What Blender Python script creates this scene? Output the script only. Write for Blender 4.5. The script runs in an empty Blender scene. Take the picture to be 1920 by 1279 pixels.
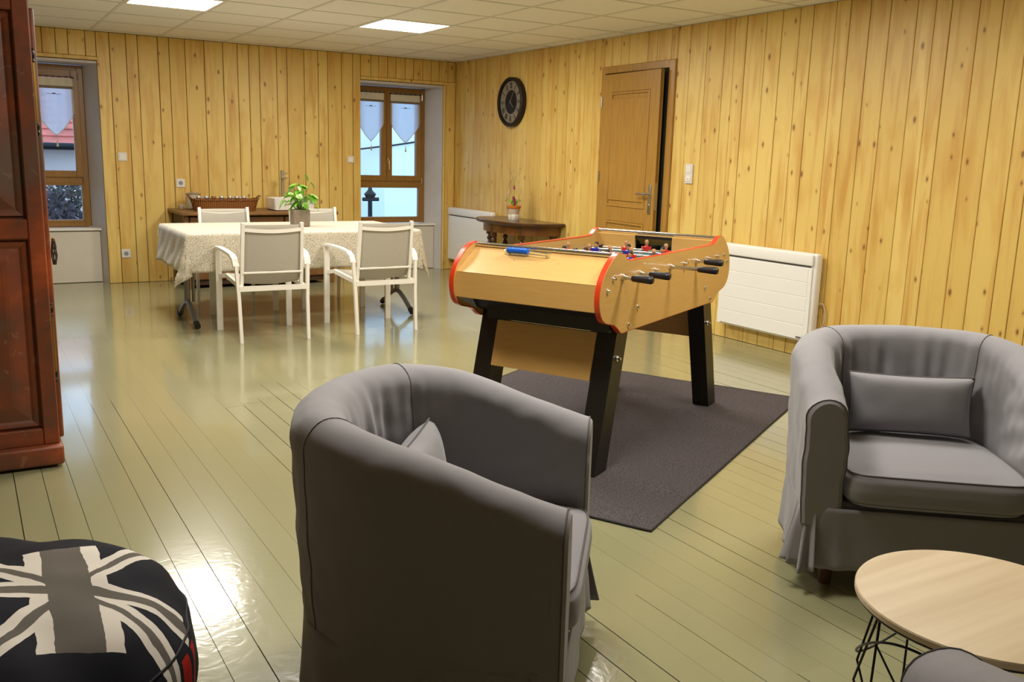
import bpy, bmesh, math, random
from mathutils import Vector, Matrix, Euler, noise
random.seed(7)
PI = math.pi
S = bpy.context.scene
COL = S.collection

# ---------------------------------------------------------------- camera
H_CEIL = 2.323
cam_d = bpy.data.cameras.new('camera')
cam_d.sensor_width = 36.0
cam_d.lens = 36.0 * 1709.04 / 1920.0
cam_d.clip_start = 0.05
cam = bpy.data.objects.new('camera', cam_d)
COL.objects.link(cam)
yaw, pitch, roll = 0.5434, -0.1977, 0.0273
fw = Vector((math.sin(yaw)*math.cos(pitch), math.cos(yaw)*math.cos(pitch), math.sin(pitch)))
rt = Vector((math.cos(yaw), -math.sin(yaw), 0)); up = rt.cross(fw)
r2 = rt*math.cos(roll) + up*math.sin(roll); u2 = -rt*math.sin(roll) + up*math.cos(roll)
M = Matrix((r2, u2, -fw)).transposed().to_4x4()
M.translation = Vector((-4.8908, -9.4673, 1.2847))
cam.matrix_world = M
S.camera = cam
# ---------------------------------------------------------------- world (flat bluish overcast daylight)
W = bpy.data.worlds.new('sky'); S.world = W; W.use_nodes = True
W.node_tree.nodes['Background'].inputs[0].default_value = (0.42, 0.66, 1.0, 1)
W.node_tree.nodes['Background'].inputs[1].default_value = 3.2
# ---------------------------------------------------------------- view
S.view_settings.view_transform = 'Standard'
S.view_settings.look = 'None'
S.view_settings.gamma = 1.0
S.view_settings.use_curve_mapping = False
S.view_settings.exposure = 0.0
PANEL_STRENGTH = 9.0
LAMP_POWER = 30.0
PANEL_COLOR = (1.0, 0.955, 0.87, 1)

# ================================================================ helpers
def nodes(m):
    m.use_nodes = True
    return m.node_tree.nodes, m.node_tree.links
def mat(name, col, rough=0.5, metal=0.0, var=0.0, vscale=6.0, bump=0.0, bscale=40.0, coat=0.0, sheen=0.0, alpha=None, trans=0.0, vstretch=(1,1,1)):
    m = bpy.data.materials.new(name); n, l = nodes(m)
    b = n['Principled BSDF']
    b.inputs['Roughness'].default_value = rough
    b.inputs['Metallic'].default_value = metal
    b.inputs['Coat Weight'].default_value = coat
    b.inputs['Sheen Weight'].default_value = sheen
    if trans: b.inputs['Transmission Weight'].default_value = trans
    if alpha is not None: b.inputs['Alpha'].default_value = alpha
    tc = n.new('ShaderNodeTexCoord')
    mp = n.new('ShaderNodeMapping'); mp.inputs['Scale'].default_value = vstretch
    l.new(tc.outputs['Object'], mp.inputs[0])
    if True:
        t = n.new('ShaderNodeTexNoise'); t.inputs['Scale'].default_value = vscale; t.inputs['Detail'].default_value = 4
        l.new(mp.outputs[0], t.inputs['Vector'])
        r = n.new('ShaderNodeValToRGB')
        c = Vector(col[:3])
        r.color_ramp.elements[0].position = 0.3; r.color_ramp.elements[1].position = 0.7
        r.color_ramp.elements[0].color = (*(c*(1-var)), 1); r.color_ramp.elements[1].color = (*[min(1, x*(1+var*0.6)) for x in c], 1)
        l.new(t.outputs[0], r.inputs[0]); l.new(r.outputs[0], b.inputs['Base Color'])
    if bump:
        t2 = n.new('ShaderNodeTexNoise'); t2.inputs['Scale'].default_value = bscale; t2.inputs['Detail'].default_value = 5
        l.new(mp.outputs[0], t2.inputs['Vector'])
        bp = n.new('ShaderNodeBump'); bp.inputs['Strength'].default_value = bump; bp.inputs['Distance'].default_value = 0.01
        l.new(t2.outputs[0], bp.inputs['Height']); l.new(bp.outputs[0], b.inputs['Normal'])
    return m

def mnode(n, l, op, a, b=None, c=None, clamp=False):
    x = n.new('ShaderNodeMath'); x.operation = op; x.use_clamp = clamp
    for i, v in enumerate((a, b, c)):
        if v is None: continue
        if isinstance(v, (int, float)): x.inputs[i].default_value = v
        else: l.new(v, x.inputs[i])
    return x.outputs[0]
def mixc(n, l, f, a, b):
    x = n.new('ShaderNodeMix'); x.data_type = 'RGBA'
    if isinstance(f, (int, float)): x.inputs[0].default_value = f
    else: l.new(f, x.inputs[0])
    for i, v in ((6, a), (7, b)):
        if isinstance(v, tuple): x.inputs[i].default_value = (*v[:3], 1)
        else: l.new(v, x.inputs[i])
    return x.outputs[2]

class MB:
    def __init__(s): s.bm = bmesh.new()
    def _new(s, f):
        before = set(s.bm.verts)
        f()
        return [v for v in s.bm.verts if v not in before]
    def box(s, c, size, rot=None, bevel=0.0, seg=2):
        r = bmesh.ops.create_cube(s.bm, size=1.0)['verts']
        for v in r: v.co = Vector((v.co.x*size[0], v.co.y*size[1], v.co.z*size[2]))
        if bevel:
            es = list({e for v in r for e in v.link_edges})
            res = bmesh.ops.bevel(s.bm, geom=es, offset=bevel, segments=seg, profile=0.5, affect='EDGES')
            r = list({v for f in res['faces'] for v in f.verts} | {v for v in r if v.is_valid})
        Mx = (Euler(rot).to_matrix() if rot else Matrix.Identity(3))
        for v in r: v.co = Mx @ v.co + Vector(c)
        return s
    def bx(s, x0, x1, y0, y1, z0, z1, bevel=0.0, seg=1):
        return s.box(((x0+x1)/2, (y0+y1)/2, (z0+z1)/2), (abs(x1-x0), abs(y1-y0), abs(z1-z0)), bevel=bevel, seg=seg)
    def rings(s, rr, closed=True, caps=True):
        vs = [[s.bm.verts.new(p) for p in r] for r in rr]
        n = len(vs[0])
        for a, b in zip(vs, vs[1:]):
            for i in range(n if closed else n-1):
                j = (i+1) % n
                s.bm.faces.new((a[i], a[j], b[j], b[i]))
        if caps and closed:
            s.bm.faces.new(list(reversed(vs[0]))); s.bm.faces.new(vs[-1])
        return s
    def cyl(s, p0, p1, r0, r1=None, seg=16, caps=True):
        p0, p1 = Vector(p0), Vector(p1); r1 = r0 if r1 is None else r1
        d = (p1-p0).normalized(); a = d.orthogonal().normalized(); b = d.cross(a)
        return s.rings([[p+a*r*math.cos(2*PI*i/seg)+b*r*math.sin(2*PI*i/seg) for i in range(seg)] for p, r in ((p0, r0), (p1, r1))], caps=caps)
    def tube(s, pts, r, seg=8, loop=False, rs=None):
        pts = [Vector(p) for p in pts]; n = len(pts)
        tang = []
        for i in range(n):
            a = pts[(i-1) % n] if (i > 0 or loop) else pts[i]
            b = pts[(i+1) % n] if (i < n-1 or loop) else pts[i]
            tang.append((b-a).normalized())
        nrm = tang[0].orthogonal().normalized(); rr = []
        for i in range(n):
            nrm = (nrm - tang[i]*nrm.dot(tang[i]))
            nrm = nrm.normalized() if nrm.length > 1e-6 else tang[i].orthogonal().normalized()
            b = tang[i].cross(nrm); q = rs[i] if rs else r
            rr.append([pts[i]+nrm*q*math.cos(2*PI*k/seg)+b*q*math.sin(2*PI*k/seg) for k in range(seg)])
        if loop:
            rr.append(rr[0]); s.rings(rr, caps=False)
            bmesh.ops.remove_doubles(s.bm, verts=s.bm.verts, dist=1e-6)
        else: s.rings(rr)
        return s
    def bar(s, pts, w, h, upv=(0, 0, 1)):
        """rectangular bar along a path: w sideways, h along up"""
        pts = [Vector(p) for p in pts]; n = len(pts); rr = []
        for i in range(n):
            t = (pts[min(i+1, n-1)]-pts[max(i-1, 0)]).normalized()
            u = Vector(upv); side = t.cross(u).normalized(); u = side.cross(t).normalized()
            rr.append([pts[i]+side*w/2*a+u*h/2*b for a, b in ((-1, -1), (1, -1), (1, 1), (-1, 1))])
        return s.rings(rr)
    def lathe(s, prof, c=(0, 0, 0), seg=24, caps=True, sx=1, sy=1):
        c = Vector(c)
        return s.rings([[c+Vector((r*sx*math.cos(2*PI*i/seg), r*sy*math.sin(2*PI*i/seg), z)) for i in range(seg)] for r, z in prof], caps=caps)
    def prism(s, poly, ext, axis='z'):
        """poly of 2-D points, extruded from ext[0] to ext[1] on the axis; the 2-D pair is the other two axes in order"""
        def P(p, e):
            return {'z': Vector((p[0], p[1], e)), 'y': Vector((p[0], e, p[1])), 'x': Vector((e, p[0], p[1]))}[axis]
        return s.rings([[P(p, e) for p in poly] for e in ext])
    def grid(s, f, nu, nv, closed_u=False):
        vs = [[s.bm.verts.new(f(i/nu, j/nv)) for i in range(nu+(0 if closed_u else 1))] for j in range(nv+1)]
        m = len(vs[0])
        for j in range(nv):
            for i in range(nu):
                k = (i+1) % m
                s.bm.faces.new((vs[j][i], vs[j][k], vs[j+1][k], vs[j+1][i]))
        return s
    def build(s, name, m, parent=None, smooth=True, label=None, kind=None, angle=40):
        bmesh.ops.recalc_face_normals(s.bm, faces=s.bm.faces)
        me = bpy.data.meshes.new(name); s.bm.to_mesh(me); s.bm.free()
        if not isinstance(m, (list, tuple)): m = [m]
        for x in m: me.materials.append(x)
        if smooth:
            me.polygons.foreach_set('use_smooth', [True]*len(me.polygons))
            me.set_sharp_from_angle(angle=math.radians(angle))
        o = bpy.data.objects.new(name, me); COL.objects.link(o)
        if parent: o.parent = parent
        if label: o['label'] = label
        if kind: o['kind'] = kind
        return o

def tag(o, label, cat, group=None, kind=None):
    o['label'] = label; o['category'] = cat
    if group: o['group'] = group
    if kind: o['kind'] = kind
    return o
def thing(name, label, cat, loc=(0, 0, 0), rz=0, group=None):
    o = bpy.data.objects.new(name, None); COL.objects.link(o); o.empty_display_size = 0.1
    o.location = loc; o.rotation_euler = (0, 0, rz)
    return tag(o, label, cat, group)
def struct(o): o['kind'] = 'structure'; return o
def dup(root, loc, rz, label=None, skip=()):
    r = root.copy(); COL.objects.link(r); r.location = loc; r.rotation_euler = (0, 0, rz)
    if label: r['label'] = label
    for ch in list(root.children):
        c = ch.copy(); COL.objects.link(c); c.parent = r
        for g in list(ch.children):
            d = g.copy(); COL.objects.link(d); d.parent = c
    return r
def share(proto, parent, loc=None, rot=None, scale=None):
    c = proto.copy(); COL.objects.link(c); c.parent = parent
    if loc is not None: c.location = loc
    if rot is not None: c.rotation_euler = rot
    if scale is not None: c.scale = scale
    return c

# ================================================================ materials
def pine():
    m = bpy.data.materials.new('knotty_pine'); n, l = nodes(m); b = n['Principled BSDF']
    tc = n.new('ShaderNodeTexCoord'); oi = n.new('ShaderNodeObjectInfo')
    sp = n.new('ShaderNodeSeparateXYZ'); l.new(tc.outputs['Object'], sp.inputs[0])
    x = mnode(n, l, 'ADD', sp.outputs[0], sp.outputs[1])
    rnd = oi.outputs['Random']
    off = mnode(n, l, 'MULTIPLY', rnd, 37.0)
    def coords(sx, sz, extra=0.0):
        c = n.new('ShaderNodeCombineXYZ')
        l.new(mnode(n, l, 'MULTIPLY', x, sx), c.inputs[0])
        l.new(mnode(n, l, 'ADD', off, extra), c.inputs[1])
        l.new(mnode(n, l, 'MULTIPLY', sp.outputs[2], sz), c.inputs[2])
        return c.outputs[0]
    def noise_(vec, sc, det=3, dist=0.0):
        t = n.new('ShaderNodeTexNoise'); t.inputs['Scale'].default_value = sc; t.inputs['Detail'].default_value = det; t.inputs['Distortion'].default_value = dist
        l.new(vec, t.inputs['Vector']); return t.outputs[0]
    def ramp(v, p0, p1):
        r = n.new('ShaderNodeMapRange'); r.inputs[1].default_value = p0; r.inputs[2].default_value = p1; l.new(v, r.inputs[0]); return r.outputs[0]
    base = mixc(n, l, rnd, (0.80, 0.575, 0.170), (0.71, 0.475, 0.120))
    # long orange streaks
    st = ramp(noise_(coords(17, 1.5), 1.0, 4, 0.5), 0.48, 0.72)
    c1 = mixc(n, l, mnode(n, l, 'MULTIPLY', st, 0.75), base, (0.55, 0.26, 0.035))
    # fine grain
    gr = ramp(noise_(coords(140, 3.0, 3.3), 1.0, 2), 0.35, 0.75)
    c2 = mixc(n, l, mnode(n, l, 'MULTIPLY', gr, 0.12), c1, (0.84, 0.62, 0.26))
    # soft blotches
    bl = ramp(noise_(coords(7, 3.2, 9.1), 1.0, 3), 0.52, 0.70)
    c3 = mixc(n, l, mnode(n, l, 'MULTIPLY', bl, 0.45), c2, (0.62, 0.33, 0.06))
    # knots
    v = n.new('ShaderNodeTexVoronoi'); v.voronoi_dimensions = '2D'; v.inputs['Scale'].default_value = 1.0
    kc = n.new('ShaderNodeCombineXYZ'); l.new(mnode(n, l, 'ADD', mnode(n, l, 'MULTIPLY', x, 9.0), off), kc.inputs[0]); l.new(mnode(n, l, 'ADD', mnode(n, l, 'MULTIPLY', sp.outputs[2], 4.6), mnode(n, l, 'MULTIPLY', rnd, 91.0)), kc.inputs[1])
    l.new(kc.outputs[0], v.inputs['Vector'])
    pick = n.new('ShaderNodeSeparateColor'); l.new(v.outputs['Color'], pick.inputs[0])
    sz = mnode(n, l, 'MULTIPLY', ramp(pick.outputs[0], 0.58, 1.0), 0.082)
    kn = mnode(n, l, 'LESS_THAN', v.outputs['Distance'], sz)
    halo = ramp(mnode(n, l, 'SUBTRACT', v.outputs['Distance'], sz), 0.09, 0.0)
    halo = mnode(n, l, 'MULTIPLY', halo, mnode(n, l, 'GREATER_THAN', sz, 0.01))
    c4 = mixc(n, l, mnode(n, l, 'MULTIPLY', halo, 0.55), c3, (0.42, 0.19, 0.04))
    c5 = mixc(n, l, mnode(n, l, 'MULTIPLY', kn, 0.65), c4, (0.13, 0.045, 0.015))
    l.new(c5, b.inputs['Base Color'])
    b.inputs['Roughness'].default_value = 0.42
    bp = n.new('ShaderNodeBump'); bp.inputs['Strength'].default_value = 0.05; bp.inputs['Distance'].default_value = 0.005
    l.new(noise_(coords(60, 2.0, 5.0), 1.0, 3), bp.inputs['Height']); l.new(bp.outputs[0], b.inputs['Normal'])
    return m
PINE = pine()

def floor_paint():
    m = bpy.data.materials.new('olive_floor_paint'); n, l = nodes(m); b = n['Principled BSDF']
    tc = n.new('ShaderNodeTexCoord'); oi = n.new('ShaderNodeObjectInfo')
    t = n.new('ShaderNodeTexNoise'); t.inputs['Scale'].default_value = 1.3; t.inputs['Detail'].default_value = 5
    l.new(tc.outputs['Object'], t.inputs['Vector'])
    c = mixc(n, l, t.outputs[0], (0.290, 0.275, 0.145), (0.340, 0.325, 0.182))
    c = mixc(n, l, mnode(n, l, 'MULTIPLY', oi.outputs['Random'], 0.25), c, (0.26, 0.25, 0.13))
    l.new(c, b.inputs['Base Color'])
    r = n.new('ShaderNodeMapRange'); r.inputs[1].default_value = 0.0; r.inputs[2].default_value = 1.0; r.inputs[3].default_value = 0.13; r.inputs[4].default_value = 0.24
    t3 = n.new('ShaderNodeTexNoise'); t3.inputs['Scale'].default_value = 1.6; t3.inputs['Detail'].default_value = 1
    l.new(tc.outputs['Object'], t3.inputs['Vector']); l.new(t3.outputs[0], r.inputs[0]); l.new(r.outputs[0], b.inputs['Roughness'])
    b.inputs['Coat Weight'].default_value = 0.40; b.inputs['Coat Roughness'].default_value = 0.07
    mp = n.new('ShaderNodeMapping'); mp.inputs['Scale'].default_value = (9, 2.2, 1); l.new(tc.outputs['Object'], mp.inputs[0])
    t2 = n.new('ShaderNodeTexNoise'); t2.inputs['Scale'].default_value = 0.7; t2.inputs['Detail'].default_value = 4; t2.inputs['Roughness'].default_value = 0.5
    l.new(mp.outputs[0], t2.inputs['Vector'])
    bp = n.new('ShaderNodeBump'); bp.inputs['Strength'].default_value = 0.10; bp.inputs['Distance'].default_value = 0.004
    # scuffed, re-painted patch in the seating area (wear of the paint itself)
    sy = n.new('ShaderNodeSeparateXYZ'); l.new(tc.outputs['Object'], sy.inputs[0])
    wr_ = n.new('ShaderNodeMapRange'); wr_.inputs[1].default_value = -6.0; wr_.inputs[2].default_value = -7.0; l.new(sy.outputs[1], wr_.inputs[0])
    t4 = n.new('ShaderNodeTexNoise'); t4.inputs['Scale'].default_value = 22; t4.inputs['Detail'].default_value = 5; t4.inputs['Distortion'].default_value = 1.2; l.new(tc.outputs['Object'], t4.inputs['Vector'])
    hh = mnode(n, l, 'ADD', t2.outputs[0], mnode(n, l, 'MULTIPLY', mnode(n, l, 'MULTIPLY', t4.outputs[0], wr_.outputs[0]), 1.6))
    l.new(hh, bp.inputs['Height']); l.new(bp.outputs[0], b.inputs['Normal']); l.new(bp.outputs[0], b.inputs['Coat Normal'])
    return m
FLOOR = floor_paint()
GAP = mat('dark_joint', (0.020, 0.018, 0.010), 0.9)
GAPW = mat('dark_wall_joint', (0.09, 0.045, 0.012), 0.9)
PLASTER = mat('white_plaster', (0.66, 0.62, 0.60), 0.7, var=0.05, bump=0.05)
CREAM = mat('cream_panel', (0.66, 0.60, 0.50), 0.55, var=0.03)
TILE = mat('ceiling_tile_white', (0.88, 0.86, 0.80), 0.9, var=0.05, vscale=90, bump=0.12, bscale=160)
TGRID = mat('ceiling_grid_white', (0.72, 0.70, 0.63), 0.6)
OAKF = mat('oak_window_frame', (0.30, 0.145, 0.030), 0.35, var=0.18, vscale=6, vstretch=(12, 12, 1.2))
OAKD = mat('honey_oak_door', (0.44, 0.235, 0.048), 0.33, var=0.16, vscale=5, vstretch=(10, 10, 0.9))
BEECH = mat('beech_laminate', (0.66, 0.385, 0.115), 0.35, var=0.06, vscale=10, vstretch=(1, 1, 12), coat=0.2)
BEECHL = mat('beech_laminate_plain', (0.70, 0.43, 0.140), 0.35, var=0.05, vscale=10, vstretch=(1, 1, 12), coat=0.2)
RED = mat('red_edge_band', (0.72, 0.050, 0.008), 0.30, coat=0.3)
BLACK = mat('black_lacquer', (0.010, 0.009, 0.006), 0.38)
RUBBER = mat('black_rubber', (0.012, 0.010, 0.012), 0.40)
CHROME = mat('chrome', (0.75, 0.74, 0.72), 0.16, 1.0)
STEEL = mat('brushed_steel', (0.50, 0.49, 0.47), 0.30, 1.0)
WHITEM = mat('white_lacquer', (0.86, 0.82, 0.74), 0.35)
WHITEP = mat('white_plastic', (0.72, 0.70, 0.66), 0.35)
RADW = mat('radiator_white', (0.86, 0.84, 0.80), 0.35)
GREY = mat('grey_cotton', (0.270, 0.258, 0.272), 0.88, var=0.06, vscale=400, bump=0.10, bscale=14, sheen=0.25)
SEAM = mat('grey_seam', (0.13, 0.115, 0.118), 0.9)
WALNUT = mat('dark_walnut', (0.070, 0.026, 0.009), 0.28, var=0.4, vscale=9, vstretch=(1, 4, 1), coat=0.3)
WALNUTL = mat('amber_walnut', (0.20, 0.075, 0.016), 0.30, var=0.35, vscale=9, coat=0.3)
OLDWOOD = mat('waxed_brown_wood', (0.23, 0.105, 0.030), 0.45, var=0.3, vscale=7, vstretch=(1, 6, 1))
DARKWOOD = mat('deep_brown_wood', (0.055, 0.024, 0.010), 0.55, var=0.3, vscale=7)
LEGWOOD = mat('stained_leg_wood', (0.13, 0.055, 0.018), 0.45, var=0.2)
BRASS = mat('aged_brass', (0.36, 0.24, 0.05), 0.35, 1.0, var=0.2)
IRON = mat('black_iron', (0.015, 0.013, 0.012), 0.45, 0.6)
DARKMETAL = mat('bronze_black_metal', (0.022, 0.016, 0.011), 0.55, 0.3)
EMIT = bpy.data.materials.new('lit_diffuser'); n_, l_ = nodes(EMIT)
n_.remove(n_['Principled BSDF']); e_ = n_.new('ShaderNodeEmission'); e_.inputs[0].default_value = PANEL_COLOR; e_.inputs[1].default_value = PANEL_STRENGTH
l_.new(e_.outputs[0], n_['Material Output'].inputs[0])

def glass_mat(name, tint=(1, 1, 1), refl=0.07, rough=0.02):
    m = bpy.data.materials.new(name); n, l = nodes(m); n.remove(n['Principled BSDF'])
    t = n.new('ShaderNodeBsdfTransparent'); t.inputs[0].default_value = (*tint, 1)
    g = n.new('ShaderNodeBsdfGlossy'); g.inputs['Roughness'].default_value = rough
    fr = n.new('ShaderNodeFresnel'); fr.inputs[0].default_value = 1.35
    mx = n.new('ShaderNodeMixShader')
    l.new(mnode(n, l, 'MULTIPLY', fr.outputs[0], refl/0.04 if refl < 0.04 else 1.0), mx.inputs[0])
    l.new(t.outputs[0], mx.inputs[1]); l.new(g.outputs[0], mx.inputs[2]); l.new(mx.outputs[0], n['Material Output'].inputs[0])
    return m
GLASS = glass_mat('window_glass', (0.93, 0.96, 0.97))
JARGLASS = glass_mat('jar_glass', (0.85, 0.86, 0.84))

def sheer(name, col, opac, transl=0.6):
    m = bpy.data.materials.new(name); n, l = nodes(m); n.remove(n['Principled BSDF'])
    d = n.new('ShaderNodeBsdfDiffuse'); d.inputs[0].default_value = (*col, 1)
    t = n.new('ShaderNodeBsdfTranslucent'); t.inputs[0].default_value = (*col, 1)
    tr = n.new('ShaderNodeBsdfTransparent')
    m1 = n.new('ShaderNodeMixShader'); m1.inputs[0].default_value = transl
    m2 = n.new('ShaderNodeMixShader'); m2.inputs[0].default_value = opac
    l.new(d.outputs[0], m1.inputs[1]); l.new(t.outputs[0], m1.inputs[2])
    l.new(tr.outputs[0], m2.inputs[1]); l.new(m1.outputs[0], m2.inputs[2]); l.new(m2.outputs[0], n['Material Output'].inputs[0])
    return m
SHEER = sheer('white_voile', (0.86, 0.87, 0.95), 0.85, 0.75)
SHEERE = sheer('cream_voile_hem', (0.70, 0.62, 0.48), 0.95, 0.4)
BANDC = mat('cream_curtain_band', (0.66, 0.60, 0.46), 0.8)
BANDT = mat('taupe_curtain_band', (0.20, 0.16, 0.11), 0.8)
SLING = mat('beige_grey_sling', (0.47, 0.43, 0.355), 0.7, var=0.1, vscale=300, alpha=0.90)

# ================================================================ ROOM
XL, YF = -5.45, -11.6      # left wall and front wall
# floor: painted boards over a dark subfloor
fl = struct(MB().bx(XL-0.1, 0.1, YF-0.1, 0.45, -0.12, -0.012).build('floor', GAP, smooth=False))
x = -0.004; bi = 0
random.seed(3)
while x > XL:
    w = 0.0978
    y = 0.0 if not (-1.1 > x > -99) else 0.0
    y = 0.12 if (x < -0.17 and x > -1.1) or (x < -3.73 and x > -4.7) else 0.0
    y = 0.0
    cuts = [y]
    yy = -random.uniform(4.45, 5.0)
    while yy > YF+0.8:
        cuts.append(yy); yy -= random.uniform(2.6, 4.4)
    cuts.append(YF)
    for a, b in zip(cuts, cuts[1:]):
        gp = random.choice((0.0008, 0.0016, 0.003, 0.0045)) if b < -5.05 else 0.0003
        dz = random.uniform(-0.0006, 0.0006) if b < -5.05 else 0
        MB().bx(x-w+gp/2, x-gp/2, b, a, -0.012, dz).build('floor_board', FLOOR, fl, smooth=False)
    x -= w
# niche floors belong to the floor
MB().bx(-1.149, -0.17, 0.0, 0.14, -0.012, -0.0002).build('floor_board', FLOOR, fl, smooth=False)
MB().bx(-4.70, -3.72, 0.0, 0.14, -0.012, -0.0002).build('floor_board', FLOOR, fl, smooth=False)

# back wall with two splayed window niches
B = MB()
T0, TB = 0.0, 0.46
B.prism([(-3.72, T0), (-1.149, T0), (-1.15, 0.30), (-1.15, TB), (-3.81, TB), (-3.81, 0.30)], (-0.1, 2.04), 'z')
B.prism([(-0.165, T0), (0.2, T0), (0.2, TB), (-0.24, TB), (-0.24, 0.30)], (-0.1, 2.04), 'z')
B.prism([(XL-0.2, T0), (-4.70, T0), (-4.70, TB), (XL-0.2, TB)], (-0.1, 2.04), 'z')
B.bx(XL-0.2, 0.2, T0, TB, 2.04, 2.45)
B.bx(-1.15, -0.17, 0.145, TB, -0.1, 0.505)
B.bx(-4.70, -3.72, 0.145, TB, -0.1, 0.505)
wb = struct(B.build('wall_back', PLASTER, smooth=False))
# dark battens behind the planks + the planks
def batten(x0, x1, z0, z1): MB().bx(x0, x1, -0.004, -0.0003, z0, z1).build('backing_board', GAPW, wb, smooth=False)
batten(-3.72, -1.149, 0.0, 2.323); batten(-0.165, -0.0, 0.0, 2.323); batten(XL, -4.70, 0, 2.323)
batten(-4.70, -3.72, 2.06, 2.323); batten(-1.149, -0.165, 2.06, 2.323)
def plank_back(x0, x1, z0, z1):
    d = random.uniform(-0.0012, 0.0012)
    MB().bx(x0+0.0025, x1-0.0025, -0.016+d, -0.004, z0, z1, bevel=0.0025).build('plank', PINE, wb, smooth=False)
pbx = [-5.449, -5.33, -5.22, -5.09, -4.98, -4.86, -4.78, -4.70]
for a, b in zip(pbx, pbx[1:]): plank_back(a, b, 0.002, 2.320)
pbx = [-4.70, -4.60, -4.48, -4.38, -4.27, -4.162, -4.053, -3.952, -3.809, -3.72]
for a, b in zip(pbx, pbx[1:]): plank_back(a, b, 2.10, 2.320)
pbx = [-3.72, -3.606, -3.464, -3.362, -3.182, -3.081, -2.935, -2.757, -2.578, -2.437, -2.327, -2.222, -2.047, -1.941, -1.762, -1.615, -1.511, -1.36, -1.235, -1.149]
for a, b in zip(pbx, pbx[1:]): plank_back(a, b, 0.002, 2.320)
pbx = [-1.149, -1.03, -0.94, -0.84, -0.74, -0.63, -0.53, -0.42, -0.32, -0.22, -0.11, -0.03]
for a, b in zip(pbx, pbx[1:]): plank_back(a, b, 2.10, 2.320)
plank_back(-0.135, -0.014, 0.002, 2.07); plank_back(-0.03, -0.014, 2.09, 2.32)
# pine edging round the niches
struct(MB().bx(-4.72, -3.70, -0.024, -0.004, 2.066, 2.098, bevel=0.004).build('trim_1', PINE, smooth=False))
struct(MB().bx(-1.149, -0.016, -0.024, -0.004, 2.066, 2.098, bevel=0.004).build('trim_2', PINE, smooth=False))
struct(MB().bx(-0.165, -0.138, -0.022, -0.004, 0.0, 2.064, bevel=0.004).build('trim_3', PINE, smooth=False))
# window niche lining: under-sill panel and sill board
for i, (a, b) in enumerate(((-4.695, -3.765), (-1.145, -0.205))):
    struct(MB().bx(a, b, 0.125, 0.144, 0.006, 0.49).build('trim_%d' % (4+i), CREAM, smooth=False))
    struct(MB().bx(a, b+0.022, 0.105, 0.30, 0.500, 0.520, bevel=0.003).build('trim_%d' % (6+i), WHITEM, smooth=False))

# right wall: planks over a dark backing
wr = struct(MB().bx(0.004, 0.2, YF-0.1, 0.0, -0.1, 2.45).build('wall_right', GAPW, smooth=False))
DY0, DY1, DZ = -2.811, -3.765, 2.080
ys = [0.0]
fixed = [-3.513, -3.686, -3.759, -3.907, -4.091, -4.279, -4.379, -4.494, -4.679, -4.824, -4.978, -5.089, -5.274, -5.385, -5.533, -5.679, -5.863]
random.seed(12)
while ys[-1] > -3.3: ys.append(ys[-1]-random.choice((0.11, 0.12, 0.135, 0.15, 0.165)))
ys[-1] = -3.40
ys += fixed
while ys[-1] > YF+0.15: ys.append(ys[-1]-random.choice((0.10, 0.12, 0.135, 0.15, 0.17)))
ys[-1] = YF
for a, b in zip(ys, ys[1:]):
    d = random.uniform(-0.0012, 0.0012)
    spans = []
    if b >= DY0 or a <= DY1: spans = [(a, b, 0.002)]
    else:
        if a > DY0: spans.append((a, DY0, 0.002))
        if b < DY1: spans.append((DY1, b, 0.002))
        spans.append((min(a, DY0), max(b, DY1), DZ))
    for p, q, z in spans:
        MB().bx(-0.010+d, 0.004, q+0.0022, p-0.0022, z, 2.320, bevel=0.0025).build('plank', PINE, wr, smooth=False)
WOODW = mat('plain_wood_wall', (0.20, 0.15, 0.085), 0.6, var=0.15, vscale=4, vstretch=(8, 8, 0.6))
struct(MB().bx(XL-0.2, XL, YF-0.1, 0.0, -0.1, 2.45).build('wall_left', WOODW, smooth=False))
struct(MB().bx(XL, 0.0, YF-0.15, YF, -0.1, 2.45).build('wall_front', WOODW, smooth=False))

# ceiling: slab, suspended grid and 600 mm tiles
ce = struct(MB().bx(XL-0.2, 0.2, YF-0.1, 0.46, H_CEIL+0.03, H_CEIL+0.12).build('ceiling', GAP, smooth=False))
cols = [-0.1645-0.6*k for k in range(-1, 10)]
rows = [-1.981-0.6*k for k in range(-4, 17)]
LIGHTS = {(c, r) for c in (3, 6) for r in (0, 4, 8)}     # (columns left of col 6, row)
gridm = MB()
for xx in cols:
    xx = min(xx, 0.0)
    if xx > XL: gridm.bx(xx-0.012, xx+0.012 if xx < 0 else 0.0, YF, 0.0, H_CEIL-0.002, H_CEIL+0.03)
for yy in rows:
    if 0 > yy > YF: gridm.bx(XL, 0, yy-0.012, yy+0.012, H_CEIL-0.0025, H_CEIL+0.03)
gridm.build('ceiling_grid', TGRID, ce, smooth=False)
tileproto = None
for i, (a, b) in enumerate(zip(cols, cols[1:])):
    a, b = min(a, 0), max(b, XL)
    for j, (c, d) in enumerate(zip(rows, rows[1:])):
        c, d = min(c, 0.0), max(d, YF)
        if c <= d+0.03 or a <= b+0.03: continue
        # light cells: columns (from X=-0.1645) 2..3 and 5..6, rows starting at -1.981
        if i-1 in (2, 5) and (j-4) in (0, 4, 8): continue
        MB().bx(b+0.0125, a-0.0125, d+0.0125, c-0.0125, H_CEIL+0.001, H_CEIL+0.012).build('ceiling_tile', TILE, ce, smooth=False)
nl = {(-1.66, 0): 'square ceiling light panel over the dining table, the right one of the two in view',
      (-3.46, 0): 'square ceiling light panel cut by the top of the picture, the left one in view'}
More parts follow.
